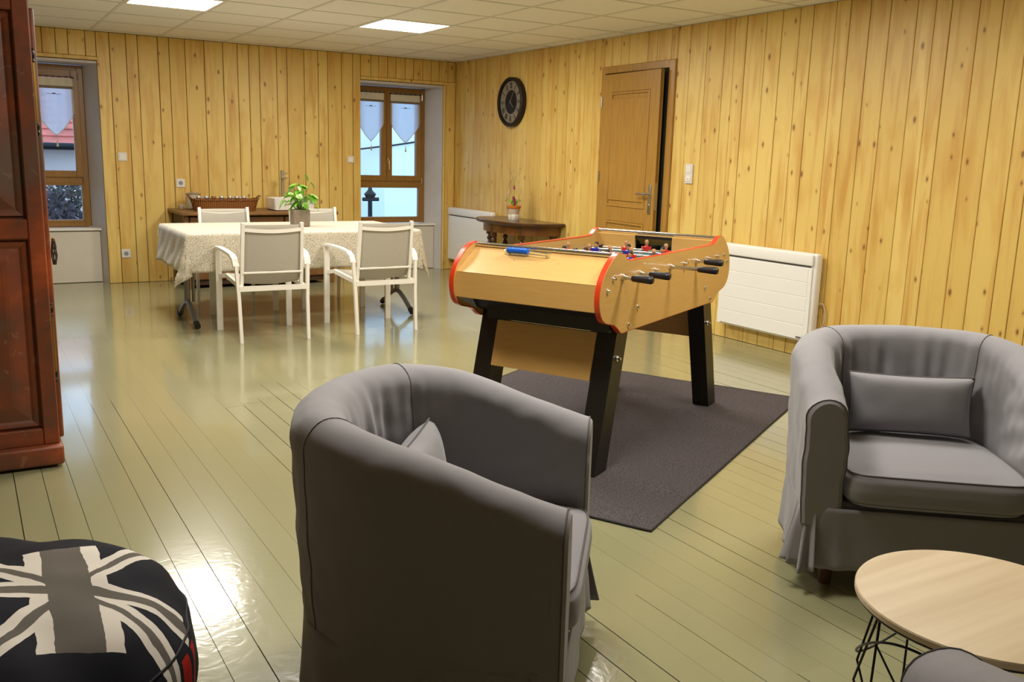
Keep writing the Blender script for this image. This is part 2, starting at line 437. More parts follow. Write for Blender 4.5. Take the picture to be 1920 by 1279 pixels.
for X0 in (-1.3645, -3.1645):
    for k, Y0 in enumerate((-1.981, -4.381, -6.781)):
        key = (round(X0-0.2955, 2), k)
        lab = nl.get(key, 'square ceiling light panel further back, %s row, %s side of the room' % (('near', 'second', 'third')[k], 'door' if X0 > -2 else 'wardrobe'))
        t = thing('ceiling_light', lab, 'ceiling light', (X0-0.30, Y0-0.30, H_CEIL), 0, 'square ceiling light panels')
        f = MB()
        for s in (-1, 1):
            f.bx(s*0.277, s*0.288, -0.288, 0.288, -0.004, 0.02); f.bx(-0.277, 0.277, s*0.277, s*0.288, -0.004, 0.02)
        f.build('frame', WHITEM, t, smooth=False)
        MB().bx(-0.277, 0.277, -0.277, 0.277, 0.000, 0.006).build('diffuser', EMIT, t, smooth=False)
        la = bpy.data.lights.new('lamp', 'AREA'); la.shape = 'SQUARE'; la.size = 0.55; la.energy = LAMP_POWER; la.color = PANEL_COLOR[:3]
        lo = bpy.data.objects.new('lamp', la); COL.objects.link(lo); lo.parent = t; lo.location = (0, 0, -0.003)

# ================================================================ WINDOWS
def window(nm, x0, x1, xm, label):
    y0, y1 = 0.305, 0.365; z0, z1 = 0.522, 2.032; zt = 0.965
    root = bpy.data.objects.new(nm, None); COL.objects.link(root); root['kind'] = 'structure'
    def bars(name, a, b, c, d, w, yy0, yy1, par):
        m = MB()
        m.bx(a, a+w, yy0, yy1, c, d, bevel=0.004); m.bx(b-w, b, yy0, yy1, c, d, bevel=0.004)
        m.bx(a+w-0.001, b-w+0.001, yy0, yy1, c, c+w, bevel=0.004); m.bx(a+w-0.001, b-w+0.001, yy0, yy1, d-w, d, bevel=0.004)
        return m.build(name, OAKF, par, smooth=False)
    f = bars('window_frame', x0, x1, z0, z1, 0.052, y0, y1, root)
    MB().bx(x0+0.05, x1-0.05, y0, y1, zt-0.028, zt+0.035, bevel=0.004).build('transom', OAKF, root, smooth=False)
    for a, b in ((x0+0.045, xm-0.002), (xm+0.002, x1-0.045)):
        s = bars('casement', a, b, zt+0.03, z1-0.045, 0.062, y0-0.018, y1-0.012, root)
        MB().bx(a+0.055, b-0.055, y0+0.012, y0+0.018, zt+0.085, z1-0.10).build('pane', GLASS, s, smooth=False)
    s = bars('fixed_light', x0+0.048, x1-0.048, z0+0.045, zt-0.025, 0.022, y0-0.004, y1-0.008, root)
    MB().bx(x0+0.066, x1-0.066, y0+0.015, y0+0.021, z0+0.063, zt-0.044).build('pane', GLASS, s, smooth=False)
    h = MB(); hx = xm+0.012
    h.bx(hx-0.006, hx+0.010, y0-0.026, y0-0.018, 1.19, 1.25, bevel=0.002)
    h.cyl((hx+0.002, y0-0.024, 1.22), (hx+0.002, y0-0.055, 1.22), 0.006, seg=10)
    h.bar([(hx+0.002, y0-0.052, 1.225), (hx+0.002, y0-0.052, 1.12)], 0.012, 0.010, (0, 1, 0))
    h.build('window_handle', CHROME, root, smooth=True)
    for zz in (1.0, 1.93):
        MB().cyl((x1-0.046, y0-0.024, zz-0.03), (x1-0.046, y0-0.024, zz+0.03), 0.006, seg=8).build('hinge', CHROME, root)
    return root
window('window_1', -4.70, -3.812, -4.262, '')
window('window_2', -1.150, -0.242, -0.717, '')

def curtain(xa, xb, label, dz=0.0):
    """shield-shaped voile blind on a small rod in front of one casement"""
    xc = (xa+xb)/2; hw = (xb-xa)/2; Y = 0.268; zt = 1.965+dz
    t = thing('window_curtain', label, 'curtain', (xc, Y, zt), 0, 'small shield-shaped voile curtains on the casements')
    MB().cyl((-hw-0.012, 0, 0.0), (hw+0.012, 0, 0.0), 0.005, seg=10).build('rod', IRON, t)
    def cloth(z_hi, z_lo, name, m, dy=0.0, amp=0.003, nx=24):
        MB().grid(lambda u, v: Vector((-hw+2*hw*u, dy+amp*math.sin(u*26), (z_hi(u)*(1-v)+z_lo(u)*v))), nx, 12).build(name, m, t)
    # ruched loops over the rod
    k = MB()
    for i in range(6):
        xx = -hw+2*hw*(i+0.5)/6
        k.tube([(xx-0.02, 0.004, 0.008), (xx-0.01, -0.007, 0.002), (xx+0.01, -0.007, 0.002), (xx+0.02, 0.004, 0.008)], 0.006, 6)
    k.build('rod_loop', BANDT, t)
    cloth(lambda u: -0.008, lambda u: -0.080, 'cream_band', BANDC)
    cloth(lambda u: -0.080, lambda u: -0.105, 'taupe_band', BANDT, -0.002)
    def low(u):
        s = abs(2*u-1)
        return -0.535+0.195*(s**1.25)
    cloth(lambda u: -0.105, lambda u: low(u), 'voile', SHEER, 0.0, 0.002, 40)
    # hems
    h = MB()
    pts = [(-hw+2*hw*i/30, -0.001, low(i/30)) for i in range(31)]
    for i in range(30):
        a, b = Vector(pts[i]), Vector(pts[i+1])
        h.bm.faces.new([h.bm.verts.new(p) for p in (a, b, b+Vector((0, 0, 0.012)), a+Vector((0, 0, 0.012)))])
    for s in (-1, 1):
        vs = [(s*hw, -0.001, -0.105), (s*(hw-0.018), -0.001, -0.105), (s*(hw-0.018), -0.001, low(0.5+s*0.47)), (s*hw, -0.001, low(0.5+s*0.5))]
        h.bm.faces.new([h.bm.verts.new(p) for p in vs])
    h.build('hem', SHEERE, t)
    # embroidered sprig
    e = MB(); e.tube([(-0.058, -0.004, -0.150), (-0.03, -0.004, -0.156), (0, -0.004, -0.152), (0.03, -0.004, -0.156), (0.058, -0.004, -0.150)], 0.0016, 5)
    e.box((-0.007, -0.004, -0.150), (0.013, 0.003, 0.010), rot=(0, 0.6, 0)); e.box((0.007, -0.004, -0.150), (0.013, 0.003, 0.010), rot=(0, -0.6, 0))
    e.build('embroidery', IRON, t, smooth=False)
    g = MB(); g.cyl((0, -0.004, -0.535), (0.002, -0.006, -0.585), 0.0015, seg=6)
    g.lathe([(0.0, 0.012), (0.006, 0.006), (0.004, 0.0), (0.009, -0.03), (0.011, -0.045), (0.0, -0.046)], (0.002, -0.006, -0.590), 10, caps=False)
    g.build('tassel', BANDC, t)
curtain(-4.235, -3.905, 'small white voile curtain with a dark sprig on the left window by the wardrobe', -0.05)
curtain(-1.075, -0.760, 'small white voile curtain on the left casement of the right-hand window')
curtain(-0.680, -0.320, 'small white voile curtain on the right casement of the right-hand window', -0.006)

# ================================================================ DOOR
dr = bpy.data.objects.new('door_1', None); COL.objects.link(dr); dr['kind'] = 'structure'
f = MB()
f.bx(-0.030, 0.004, DY0-0.001, DY0-0.045, 0.0, DZ-0.002, bevel=0.004); f.bx(-0.030, 0.004, DY1+0.001, DY1+0.068, 0.0, DZ-0.002, bevel=0.004)
f.bx(-0.030, 0.004, DY0-0.044, DY1+0.067, DZ-0.062, DZ-0.002, bevel=0.004)
f.build('door_frame', OAKD, dr, smooth=False)
MB().bx(-0.001, 0.0035, DY0-0.04, DY1+0.06, 0.0, DZ-0.05).build('painted_gap_shade', GAP, dr, smooth=False)  # near-black sheet paints the shade in the gap behind the ajar leaf
# leaf hinged at the left jamb, slightly ajar
hinge = Vector((-0.046, DY0-0.047, 0.0)); LW = 0.815; LH = DZ-0.072
leafM = MB()
def framed_leaf(m, W_, H_, t_, rails, st):
    m.bx(0, W_, 0.006, t_-0.006, 0.006, H_)               # core
    m.bx(0, st, 0, t_, 0.006, H_, bevel=0.002); m.bx(W_-st, W_, 0, t_, 0.006, H_, bevel=0.002)
    for a, b in rails: m.bx(st-0.001, W_-st+0.001, 0, t_, a, b, bevel=0.002)
framed_leaf(leafM, LW, LH, 0.038, ((0.006, 0.14), (0.78, 0.90), (LH-0.15, LH)), 0.125)
leaf = leafM.build('door_leaf', OAKD, dr, smooth=False)
for a, b in ((0.14, 0.78), (0.90, LH-0.15)):
    p = MB()
    p.bx(0.150, LW-0.150, -0.003, 0.004, a+0.055, b-0.055, bevel=0.003)
    for q in (0.128, LW-0.148): p.bx(q, q+0.020, -0.006, 0.008, a+0.002, b-0.002, bevel=0.004)
    for q in (a+0.002, b-0.022): p.bx(0.140, LW-0.140, -0.006, 0.008, q, q+0.020, bevel=0.004)
    p.build('door_panel', OAKD, leaf, smooth=False)
h = MB()
h.box((LW-0.055, -0.004, 0.985), (0.034, 0.008, 0.235), bevel=0.003)
h.cyl((LW-0.055, -0.006, 1.03), (LW-0.055, -0.048, 1.03), 0.009, seg=12)
h.tube([(LW-0.055, -0.046, 1.03), (LW-0.10, -0.050, 1.03), (LW-0.18, -0.046, 1.027)], 0.009, 10)
h.cyl((LW-0.055, -0.006, 0.94), (LW-0.055, -0.014, 0.94), 0.009, seg=12)
h.build('door_handle', STEEL, leaf)
MB().bx(LW-0.0005, LW+0.002, 0.006, 0.030, 0.90, 1.12).build('latch_plate', STEEL, leaf, smooth=False)
lm = Matrix.Translation(hinge) @ Matrix.Rotation(-PI/2-math.radians(3.2), 4, 'Z')
leaf.matrix_local = lm
for zz in (0.25, 1.15, 1.78):
    MB().cyl((-0.052, DY0-0.043, zz-0.045), (-0.052, DY0-0.043, zz+0.045), 0.007, seg=10).build('hinge', STEEL, dr)

# ================================================================ WALL PLATES
def plate(loc, side, w, h_, kind, label):
    """side 'b' back wall (faces -Y) or 'r' right wall (faces -X)"""
    t = thing('light_switch' if kind != 'socket' else 'wall_socket', label, 'switch' if kind != 'socket' else 'socket', loc, 0 if side == 'b' else -PI/2)
    MB().box((0, -0.005, 0), (w, 0.010, h_), bevel=0.003).build('plate', WHITEP, t, smooth=False)
    if kind == 'socket':
        MB().cyl((0, -0.010, 0), (0, -0.0115, 0), 0.021, seg=24).build('socket_well', mat('socket_shadow', (0.30, 0.29, 0.27), 0.5), t)
        for s in (-1, 1): MB().cyl((s*0.0095, -0.0115, 0), (s*0.0095, -0.013, 0), 0.0028, seg=8).build('pin_hole', GAP, t)
    elif kind == 'single':
        MB().box((0, -0.012, 0), (w*0.62, 0.005, h_*0.62), rot=(0.06, 0, 0), bevel=0.0015).build('rocker', WHITEM, t, smooth=False)
    else:
        MB().box((0, -0.012, h_*0.23), (w*0.60, 0.005, h_*0.30), rot=(0.05, 0, 0), bevel=0.0015).build('rocker', WHITEM, t, smooth=False)
        MB().box((0, -0.012, -h_*0.23), (w*0.60, 0.005, h_*0.30), rot=(-0.05, 0, 0), bevel=0.0015).build('rocker', WHITEM, t, smooth=False)
        MB().cyl((0.0, -0.0145, -h_*0.28), (0.0, -0.0155, -h_*0.28), 0.004, seg=10).build('indicator', GAP, t)
plate((-3.546, -0.0165, 1.201), 'b', 0.078, 0.078, 'single', 'small white wall switch nearest the left window')
plate((-3.028, -0.0165, 0.961), 'b', 0.082, 0.082, 'socket', 'white wall socket just above the sideboard')
plate((-3.561, -0.0165, 0.285), 'b', 0.082, 0.082, 'socket', 'white wall socket low beside the left window niche')
plate((-1.269, -0.0165, 1.227), 'b', 0.070, 0.070, 'single', 'small white wall switch beside the right-hand window')
plate((-0.012, -3.989, 1.204), 'r', 0.082, 0.150, 'double', 'tall white double switch on the pine wall right of the door')

# ================================================================ CLOCK
ck = thing('wall_clock', 'round black metal wall clock with a pale roman numeral ring', 'clock', (-0.012, -1.30, 1.842), -PI/2)
R_ = 0.243
def ydisc(m, prof, seg=64):
    # prof: (radius, depth) revolved about local -Y
    m.rings([[Vector((r*math.cos(2*PI*i/seg), -d, r*math.sin(2*PI*i/seg))) for i in range(seg)] for r, d in prof], caps=False)
c = MB(); ydisc(c, [(0.0005, 0.0), (R_, 0.0), (R_, 0.052), (R_-0.008, 0.060), (R_-0.026, 0.060), (R_-0.030, 0.050), (R_-0.030, 0.020), (0.0005, 0.020)])
c.build('case', DARKMETAL, ck)
DIAL = mat('weathered_pale_dial', (0.25, 0.215, 0.165), 0.6, var=0.25, vscale=14)
c = MB(); ydisc(c, [(0.118, 0.030), (0.118, 0.036), (0.206, 0.036), (0.206, 0.030), (0.118, 0.030)]); c.build('numeral_ring', DIAL, ck)
c = MB(); ydisc(c, [(0.0005, 0.030), (0.119, 0.030), (0.117, 0.022), (0.0005, 0.022)]); c.build('centre_plate', mat('dark_clock_centre', (0.018, 0.016, 0.012), 0.4, 0.4, var=0.3, vscale=18), ck)
NUMM = mat('faded_numeral_paint', (0.075, 0.060, 0.045), 0.6)
rom = ['XII', 'I', 'II', 'III', 'IV', 'V', 'VI', 'VII', 'VIII', 'IX', 'X', 'XI']
for k, s in enumerate(rom):
    m = MB(); wd = {'I': 0.011, 'V': 0.022, 'X': 0.022}; tot = sum(wd[q] for q in s); xx = -tot/2
    for q in s:
        cx = xx+wd[q]/2
        if q == 'I': m.box((cx, 0, 0), (0.0055, 0.003, 0.056))
        elif q == 'V':
            m.box((cx-0.005, 0, 0), (0.005, 0.003, 0.056), rot=(0, -0.17, 0)); m.box((cx+0.005, 0, 0), (0.004, 0.003, 0.056), rot=(0, 0.17, 0))
        else:
            m.box((cx, 0, 0), (0.0055, 0.003, 0.060), rot=(0, 0.30, 0)); m.box((cx, 0, 0), (0.0035, 0.003, 0.060), rot=(0, -0.30, 0))
        xx += wd[q]
    a = -2*PI*k/12
    o = m.build('numeral', NUMM, ck, smooth=False)
    o.location = (-0.162*math.sin(a), -0.038, 0.162*math.cos(a)); o.rotation_euler = (0, -a, 0)
for nm, ang, ln, w in (('hour_hand', 2.35, 0.075, 0.010), ('minute_hand', 0.55, 0.105, 0.007)):
    o = MB().box((0, 0, ln/2-0.01), (w, 0.002, ln+0.02)).build(nm, STEEL, ck, smooth=False); o.location = (0, -0.042 if 'h' == nm[0] else -0.045, 0); o.rotation_euler = (0, ang, 0)
MB().cyl((0, -0.036, 0), (0, -0.049, 0), 0.008, seg=16).build('spindle', STEEL, ck)

# ================================================================ RADIATORS
def radiator(y0, y1, label, badge=True):
    L = abs(y1-y0)
    t = thing('electric_radiator', label, 'radiator', (-0.014, (y0+y1)/2, 0.12), -PI/2, 'white electric panel radiators')
    H0 = 0.60
    m = MB(); m.bx(-L/2, L/2, -0.080, -0.018, 0, H0, bevel=0.018, seg=4); m.build('casing', RADW, t, angle=30)
    MB().bx(-L/2+0.10, L/2-0.10, -0.018, 0.0, 0.06, H0-0.06).build('wall_bracket', STEEL, t, smooth=False)
    # sloped deflector front with five panel bands
    ny = 5; z0, z1 = 0.018, H0-0.095
    MB().bx(-L/2+0.055, L/2-0.055, -0.0915, -0.079, z0, z1).build('front_plate', RADW, t, smooth=False)
    for k in range(ny):
        a = z0+(z1-z0)*k/ny; b = z0+(z1-z0)*(k+1)/ny-0.004
        MB().bx(-L/2+0.055, L/2-0.055, -0.094, -0.090, a, b, bevel=0.0015).build('front_panel', RADW, t, smooth=False)
    for q in (-1, 1):
        MB().prism([(q*(L/2-0.022), 0.008), (q*(L/2-0.056), 0.012), (q*(L/2-0.056), z1), (q*(L/2-0.026), z1)], (-0.092, -0.078), 'y').build('side_cheek', RADW, t, smooth=False)
    MB().bx(-L/2+0.045, L/2-0.045, -0.082, -0.0795, z1+0.002, z1+0.014).build('air_slot', mat('slot_shadow_grey', (0.10, 0.095, 0.09), 0.7), t, smooth=False)
    MB().bx(-L/2+0.02, L/2-0.02, -0.100, -0.079, z1+0.014, H0-0.006, bevel=0.008, seg=3).build('top_grille', RADW, t)
    if badge: MB().bx(L/2-0.11, L/2-0.055, -0.100, -0.098, 0.028, 0.037).build('badge', mat('grey_badge', (0.12, 0.10, 0.10), 0.4), t, smooth=False)
    return t
rn = radiator(-4.478, -5.375, 'white electric radiator on the pine wall between football table and grey armchair')
rf = radiator(-0.035, -1.03, 'white electric radiator in the far corner behind the half-round table', False)
MB().tube([(0.44, -0.03, 0.10), (0.475, -0.015, 0.10), (0.495, -0.012, 0.16), (0.495, -0.012, 0.22), (0.475, -0.015, 0.27), (0.44, -0.03, 0.27)], 0.005, 8).build('power_cable', mat('cream_cable', (0.55, 0.42, 0.30), 0.5), rn)

# ================================================================ WARDROBE (left, seen side on)
PAINT = bpy.data.materials.new('rubbed_red_paint'); n, l = nodes(PAINT); b = n['Principled BSDF']
tc = n.new('ShaderNodeTexCoord'); t1 = n.new('ShaderNodeTexNoise'); t1.inputs['Scale'].default_value = 3.6; t1.inputs['Detail'].default_value = 6; t1.inputs['Distortion'].default_value = 0.5
t1.inputs['Roughness'].default_value = 0.62
l.new(tc.outputs['Object'], t1.inputs['Vector'])
rp = n.new('ShaderNodeValToRGB'); cr = rp.color_ramp
cr.elements[0].position = 0.30; cr.elements[0].color = (0.125, 0.072, 0.045, 1)
cr.elements[1].position = 0.72; cr.elements[1].color = (0.42, 0.085, 0.022, 1)
e = cr.elements.new(0.46); e.color = (0.155, 0.048, 0.022, 1)
e = cr.elements.new(0.60); e.color = (0.25, 0.056, 0.017, 1)
l.new(t1.outputs[0], rp.inputs[0])
t2 = n.new('ShaderNodeTexNoise'); t2.inputs['Scale'].default_value = 9; t2.inputs['Detail'].default_value = 3; t2.inputs['Distortion'].default_value = 2.5
l.new(tc.outputs['Object'], t2.inputs['Vector'])
mr = n.new('ShaderNodeMapRange'); mr.inputs[1].default_value = 0.66; mr.inputs[2].default_value = 0.72; l.new(t2.outputs[0], mr.inputs[0])
l.new(mixc(n, l, mnode(n, l, 'MULTIPLY', mr.outputs[0], 0.35), rp.outputs[0], (0.36, 0.19, 0.10)), b.inputs['Base Color'])
b.inputs['Roughness'].default_value = 0.42
ar = thing('wardrobe', 'tall red-brown rubbed paint wardrobe at the left edge of the room', 'wardrobe', (0, 0, 0))
AX, AY0, AY1, AB = -4.618, -5.46, -4.25, -5.25
MB().bx(AB, AX-0.004, AY0+0.022, AY1, 0.09, 2.02).build('carcass', PAINT, ar, smooth=False)
m = MB()   # side frame: stiles and rails
m.bx(AX-0.060, AX, AY0, AY0+0.024, 0.09, 2.02, bevel=0.005); m.bx(AB, AB+0.06, AY0, AY0+0.024, 0.09, 2.02, bevel=0.005)
for a, b_ in ((0.09, 0.160), (0.925, 1.003), (1.775, 2.02)): m.bx(AB+0.058, AX-0.059, AY0+0.001, AY0+0.024, a, b_, bevel=0.005)
m.build('side_frame', PAINT, ar, smooth=False)
for a, b_ in ((0.160, 0.925), (1.003, 1.775)):
    m = MB(); c0 = [(AB+0.075, a+0.018), (AX-0.076, a+0.018), (AX-0.076, b_-0.018), (AB+0.075, b_-0.018)]
    def ring_(ins, y): return [Vector((AB+0.066+ins if i in (0, 3) else AX-0.067-ins, y, (a+0.008+ins) if i < 2 else (b_-0.008-ins))) for i in range(4)]
    m.rings([ring_(0, AY0+0.0215), ring_(0.006, AY0+0.010), ring_(0.018, AY0+0.014), ring_(0.028, AY0+0.020), ring_(0.075, AY0+0.008), ring_(0.09, AY0+0.006)], caps=True)
    m.build('side_panel', PAINT, ar, smooth=False)
MB().bx(AB, AX+0.010, AY0-0.040, AY1, 0.012, 0.092, bevel=0.012, seg=3).build('plinth', PAINT, ar)
for px_ in (AB+0.05, AX-0.05):
    for py_ in (AY0+0.02, AY1-0.06): MB().bx(px_-0.03, px_+0.03, py_-0.03, py_+0.03, 0.0, 0.014).build('foot', DARKWOOD, ar, smooth=False)
MB().bx(AB-0.02, AX+0.03, AY0-0.03, AY1+0.03, 2.02, 2.09, bevel=0.02, seg=3).build('cornice', PAINT, ar)
d = MB().bx(AX-0.006, AX+0.020, AY0+0.055, AY1-0.60, 0.10, 1.795, bevel=0.008, seg=3).build('door', PAINT, ar)
d2 = MB().bx(AX-0.006, AX+0.020, AY1-0.595, AY1-0.03, 0.10, 1.795, bevel=0.008, seg=3).build('door', PAINT, ar)
for z0 in (0.34, 1.32):
    z1 = z0+0.325
    MB().cyl((AX+0.002, AY0+0.030, z0+0.05), (AX+0.002, AY0+0.030, z1-0.05), 0.0075, seg=12).build('hinge_barrel', BRASS, d)
    for za in (z0, z1-0.06):
        f = MB(); f.lathe([(0.0, 0.0), (0.006, 0.004), (0.0095, 0.014), (0.005, 0.022), (0.010, 0.032), (0.010, 0.044), (0.005, 0.052), (0.008, 0.060), (0.0, 0.064)], (AX+0.002, AY0+0.030, za), 12, caps=False)
        f.build('hinge_finial', IRON, d)
k = MB(); k.cyl((AX+0.018, -4.985, 0.90), (AX+0.036, -4.985, 0.90), 0.008, 0.011, 12); k.lathe([(0.0, -0.012), (0.012, -0.006), (0.012, 0.006), (0.0, 0.012)], (AX+0.038, -4.985, 0.90), 12, caps=False); k.build('door_knob', IRON, d)
ky = thing('key_tassel', 'dark twisted cord tassel hanging from the wardrobe lock', 'tassel', (AX+0.062, -4.985, 0.885))
m = MB()
for q in range(7):
    a = 2*PI*q/7; rr = 0.009
    m.tube([(0.0+0.004*math.cos(a), 0.004*math.sin(a), 0.0), (rr*math.cos(a), rr*math.sin(a), -0.035), (rr*1.3*math.cos(a+0.7), rr*1.3*math.sin(a+0.7), -0.075), (rr*0.6*math.cos(a+1.4), rr*0.6*math.sin(a+1.4), -0.115)], 0.0028, 5)
m.build('cord', mat('dark_cord', (0.05, 0.035, 0.025), 0.7), ky)
MB().lathe([(0.0, 0.004), (0.008, 0.0), (0.008, -0.010), (0.0, -0.014)], (0, 0, 0), 10, caps=False).build('knot', BRASS, ky)
#NEXT
# ================================================================ DINING TABLE
TX0, TX1, TY0, TY1, TZ = -3.54, -1.72, -2.735, -1.745, 0.697
dt = thing('dining_table', 'folding dining table with grey t-shaped metal legs under a pale patterned cloth', 'table', ((TX0+TX1)/2, (TY0+TY1)/2, 0))
hx, hy = (TX1-TX0)/2, (TY1-TY0)/2; FYo = -2.40-(TY0+TY1)/2
MB().bx(-hx, hx, -hy, hy, 0.670, TZ-0.002, bevel=0.003).build('tabletop', WHITEM, dt, smooth=False)
GREYM = mat('grey_tube_metal', (0.24, 0.23, 0.23), 0.28, 0.8)
for s in (-1, 1):
    X0 = s*(hx-0.055)
    m = MB(); m.cyl((X0, FYo, 0.16), (X0, FYo, 0.671), 0.022, seg=14)
    m.cyl((X0-s*0.045, FYo, 0.16), (X0-s*0.045, FYo, 0.671), 0.012, seg=12)
    m.build('leg_column', GREYM, dt)
    for q in (-1, 1):
        L_ = MB().tube([(X0, FYo+q*0.0, 0.165), (X0, FYo+q*0.06, 0.155), (X0, FYo+q*0.15, 0.115), (X0, FYo+q*0.26, 0.050), (X0, FYo+q*0.30, 0.028)], 0.019, 10).build('foot_arm', GREYM, dt)
        MB().tube([(X0, FYo+q*0.275, 0.043), (X0, FYo+q*0.315, 0.022)], 0.024, 10).build('rubber_cap', RUBBER, L_)
# cloth
CLOTH = bpy.data.materials.new('jacquard_cloth'); n, l = nodes(CLOTH); b = n['Principled BSDF']
tc = n.new('ShaderNodeTexCoord'); v = n.new('ShaderNodeTexVoronoi'); v.inputs['Scale'].default_value = 62; v.feature = 'DISTANCE_TO_EDGE'
l.new(tc.outputs['Object'], v.inputs['Vector'])
mr = n.new('ShaderNodeMapRange'); mr.inputs[1].default_value = 0.02; mr.inputs[2].default_value = 0.12; l.new(v.outputs['Distance'], mr.inputs[0])
l.new(mixc(n, l, mr.outputs[0], (0.46, 0.39, 0.27), (0.74, 0.68, 0.56)), b.inputs['Base Color']); b.inputs['Roughness'].default_value = 0.55
b.inputs['Sheen Weight'].default_value = 0.2
OV = 0.285
def drape(u, v_):
    cx = -hx-OV+(2*hx+2*OV)*u; cy = -hy-OV+(2*hy+2*OV)*v_
    if cy > hy: cy = hy+(cy-hy)*0.22
    qx = max(-hx, min(hx, cx)); qy = max(-hy, min(hy, cy)); ox, oy = cx-qx, cy-qy; Ln = math.hypot(ox, oy)
    if Ln < 1e-6: return Vector((cx, cy, TZ+0.002))
    dx, dy = ox/Ln, oy/Ln
    wave = 0.010*math.sin(cx*15+1.0)+0.008*math.sin(cy*17) + 0.006*math.sin(cx*41+cy*29)
    corner = min(abs(dx), abs(dy))*1.414
    out = 0.008+(0.06*Ln if abs(dx) > 0.5 else -0.03*Ln)+(wave)*(Ln/OV)*(1.0 if abs(dx) > 0.3 else 0.45)
    out += corner*(0.05*Ln)
    # corner lappets fold: twist slightly
    tw = corner*0.22*Ln*math.sin(6*math.atan2(dy, dx))
    x_ = qx+dx*out-dy*tw; y_ = qy+dy*out+dx*tw
    return Vector((x_, y_, TZ+0.002-Ln*0.985+0.004*math.exp(-Ln*40)))
def steps(n_in, n_o, h_):
    a = [i/n_o*OV/(2*h_+2*OV) for i in range(n_o)]
    b_ = [(OV+2*h_*i/n_in)/(2*h_+2*OV) for i in range(n_in+1)]
    return a+b_+[1-q for q in reversed(a)]
us, vs_ = steps(60, 14, hx), steps(30, 14, hy)
m = MB(); m.grid(lambda u, v: drape(us[round(u*(len(us)-1))], vs_[round(v*(len(vs_)-1))]), len(us)-1, len(vs_)-1)
cl = m.build('tablecloth', CLOTH, None, angle=80); cl.location = ((TX0+TX1)/2, (TY0+TY1)/2, 0)
tag(cl, 'pale beige patterned tablecloth hanging in points over the dining table', 'tablecloth')
md = cl.modifiers.new('solid', 'SOLIDIFY'); md.thickness = 0.002; md.offset = 1

# ================================================================ GARDEN CHAIRS
def make_chair():
    t = thing('dining_chair', '', 'chair', (0, 0, 0), 0, 'white framed sling chairs round the dining table')
    # +y faces the table
    for s in (-1, 1):
        m = MB(); m.bar([(s*0.255, 0.27, 0.0), (s*0.252, 0.262, 0.60)], 0.042, 0.022, (0, 1, 0)); m.build('front_leg', WHITEM, t, smooth=False)
        m = MB(); m.bar([(s*0.232, -0.285, 0.0), (s*0.236, -0.262, 0.30), (s*0.246, -0.245, 0.53)], 0.022, 0.024, (0, 1, 0)); m.build('rear_leg', WHITEM, t, smooth=False)
        m = MB(); m.bar([(s*0.246, -0.246, 0.52), (s*0.248, -0.222, 0.565), (s*0.254, -0.175, 0.592), (s*0.262, -0.05, 0.606), (s*0.262, 0.12, 0.610), (s*0.256, 0.272, 0.604)], 0.040, 0.016); m.build('armrest', WHITEM, t, smooth=False)
        m = MB(); m.bar([(s*0.214, -0.255, 0.375), (s*0.205, 0.225, 0.405)], 0.022, 0.030); m.bar([(s*0.205, 0.222, 0.405), (s*0.252, 0.262, 0.395)], 0.02, 0.028)
        m.build('seat_side_rail', WHITEM, t, smooth=False)
        m = MB(); m.bar([(s*0.206, -0.215, 0.385), (s*0.204, -0.238, 0.52), (s*0.200, -0.278, 0.815)], 0.022, 0.026, (0, 1, 0)); m.build('back_post', WHITEM, t, smooth=False)
    MB().bar([(-0.232, -0.262, 0.370), (0.232, -0.262, 0.370)], 0.022, 0.034).build('rear_rail', WHITEM, t, smooth=False)
    MB().bar([(-0.205, 0.215, 0.385), (0.205, 0.215, 0.385)], 0.020, 0.028).build('front_rail', WHITEM, t, smooth=False)
    MB().tube([(-0.2, -0.246, 0.475), (0.2, -0.246, 0.475)], 0.008, 8).build('lower_back_bar', WHITEM, t)
    MB().bar([(-0.200+0.4*i/12, -0.276-0.020*math.sin(PI*i/12), 0.770-0.012*math.sin(PI*i/12)) for i in range(13)], 0.012, 0.024).build('upper_back_bar', WHITEM, t, smooth=False)
    prof = [(-0.276, 0.802), (-0.262, 0.70), (-0.240, 0.55), (-0.222, 0.45), (-0.196, 0.405), (-0.12, 0.392), (0.05, 0.398), (0.225, 0.420)]
    def f(u, v):
        k = v*(len(prof)-1); i = min(int(k), len(prof)-2); fr = k-i
        y = prof[i][0]*(1-fr)+prof[i+1][0]*fr; z = prof[i][1]*(1-fr)+prof[i+1][1]*fr
        sag = 0.022*math.sin(PI*u)
        return Vector((-0.196+0.392*u, y-(sag if z > 0.45 else 0), z-(sag*0.7 if z <= 0.45 else 0)))
    o = MB().grid(f, 12, 28).build('sling', SLING, t); q = o.modifiers.new('s', 'SOLIDIFY'); q.thickness = 0.0025
    return t
c1 = make_chair()
spots = [((-3.088, -3.045), -0.02, 'white sling armchair at the near left of the table, back to the viewer'),
         ((-2.272, -3.050), 0.02, 'white sling armchair at the near right of the table, back to the viewer'),
         ((-2.985, -1.830), PI+0.03, 'white sling armchair behind the table on its left, in front of the basket'),
         ((-2.235, -1.870), PI-0.02, 'white sling armchair behind the table on its right, behind the potted plant')]
for i, ((px_, py_), rz, lab) in enumerate(spots):
    if i == 0: c1.location = (px_, py_, 0); c1.rotation_euler = (0, 0, rz); c1['label'] = lab
    else: dup(c1, (px_, py_, 0), rz, lab)

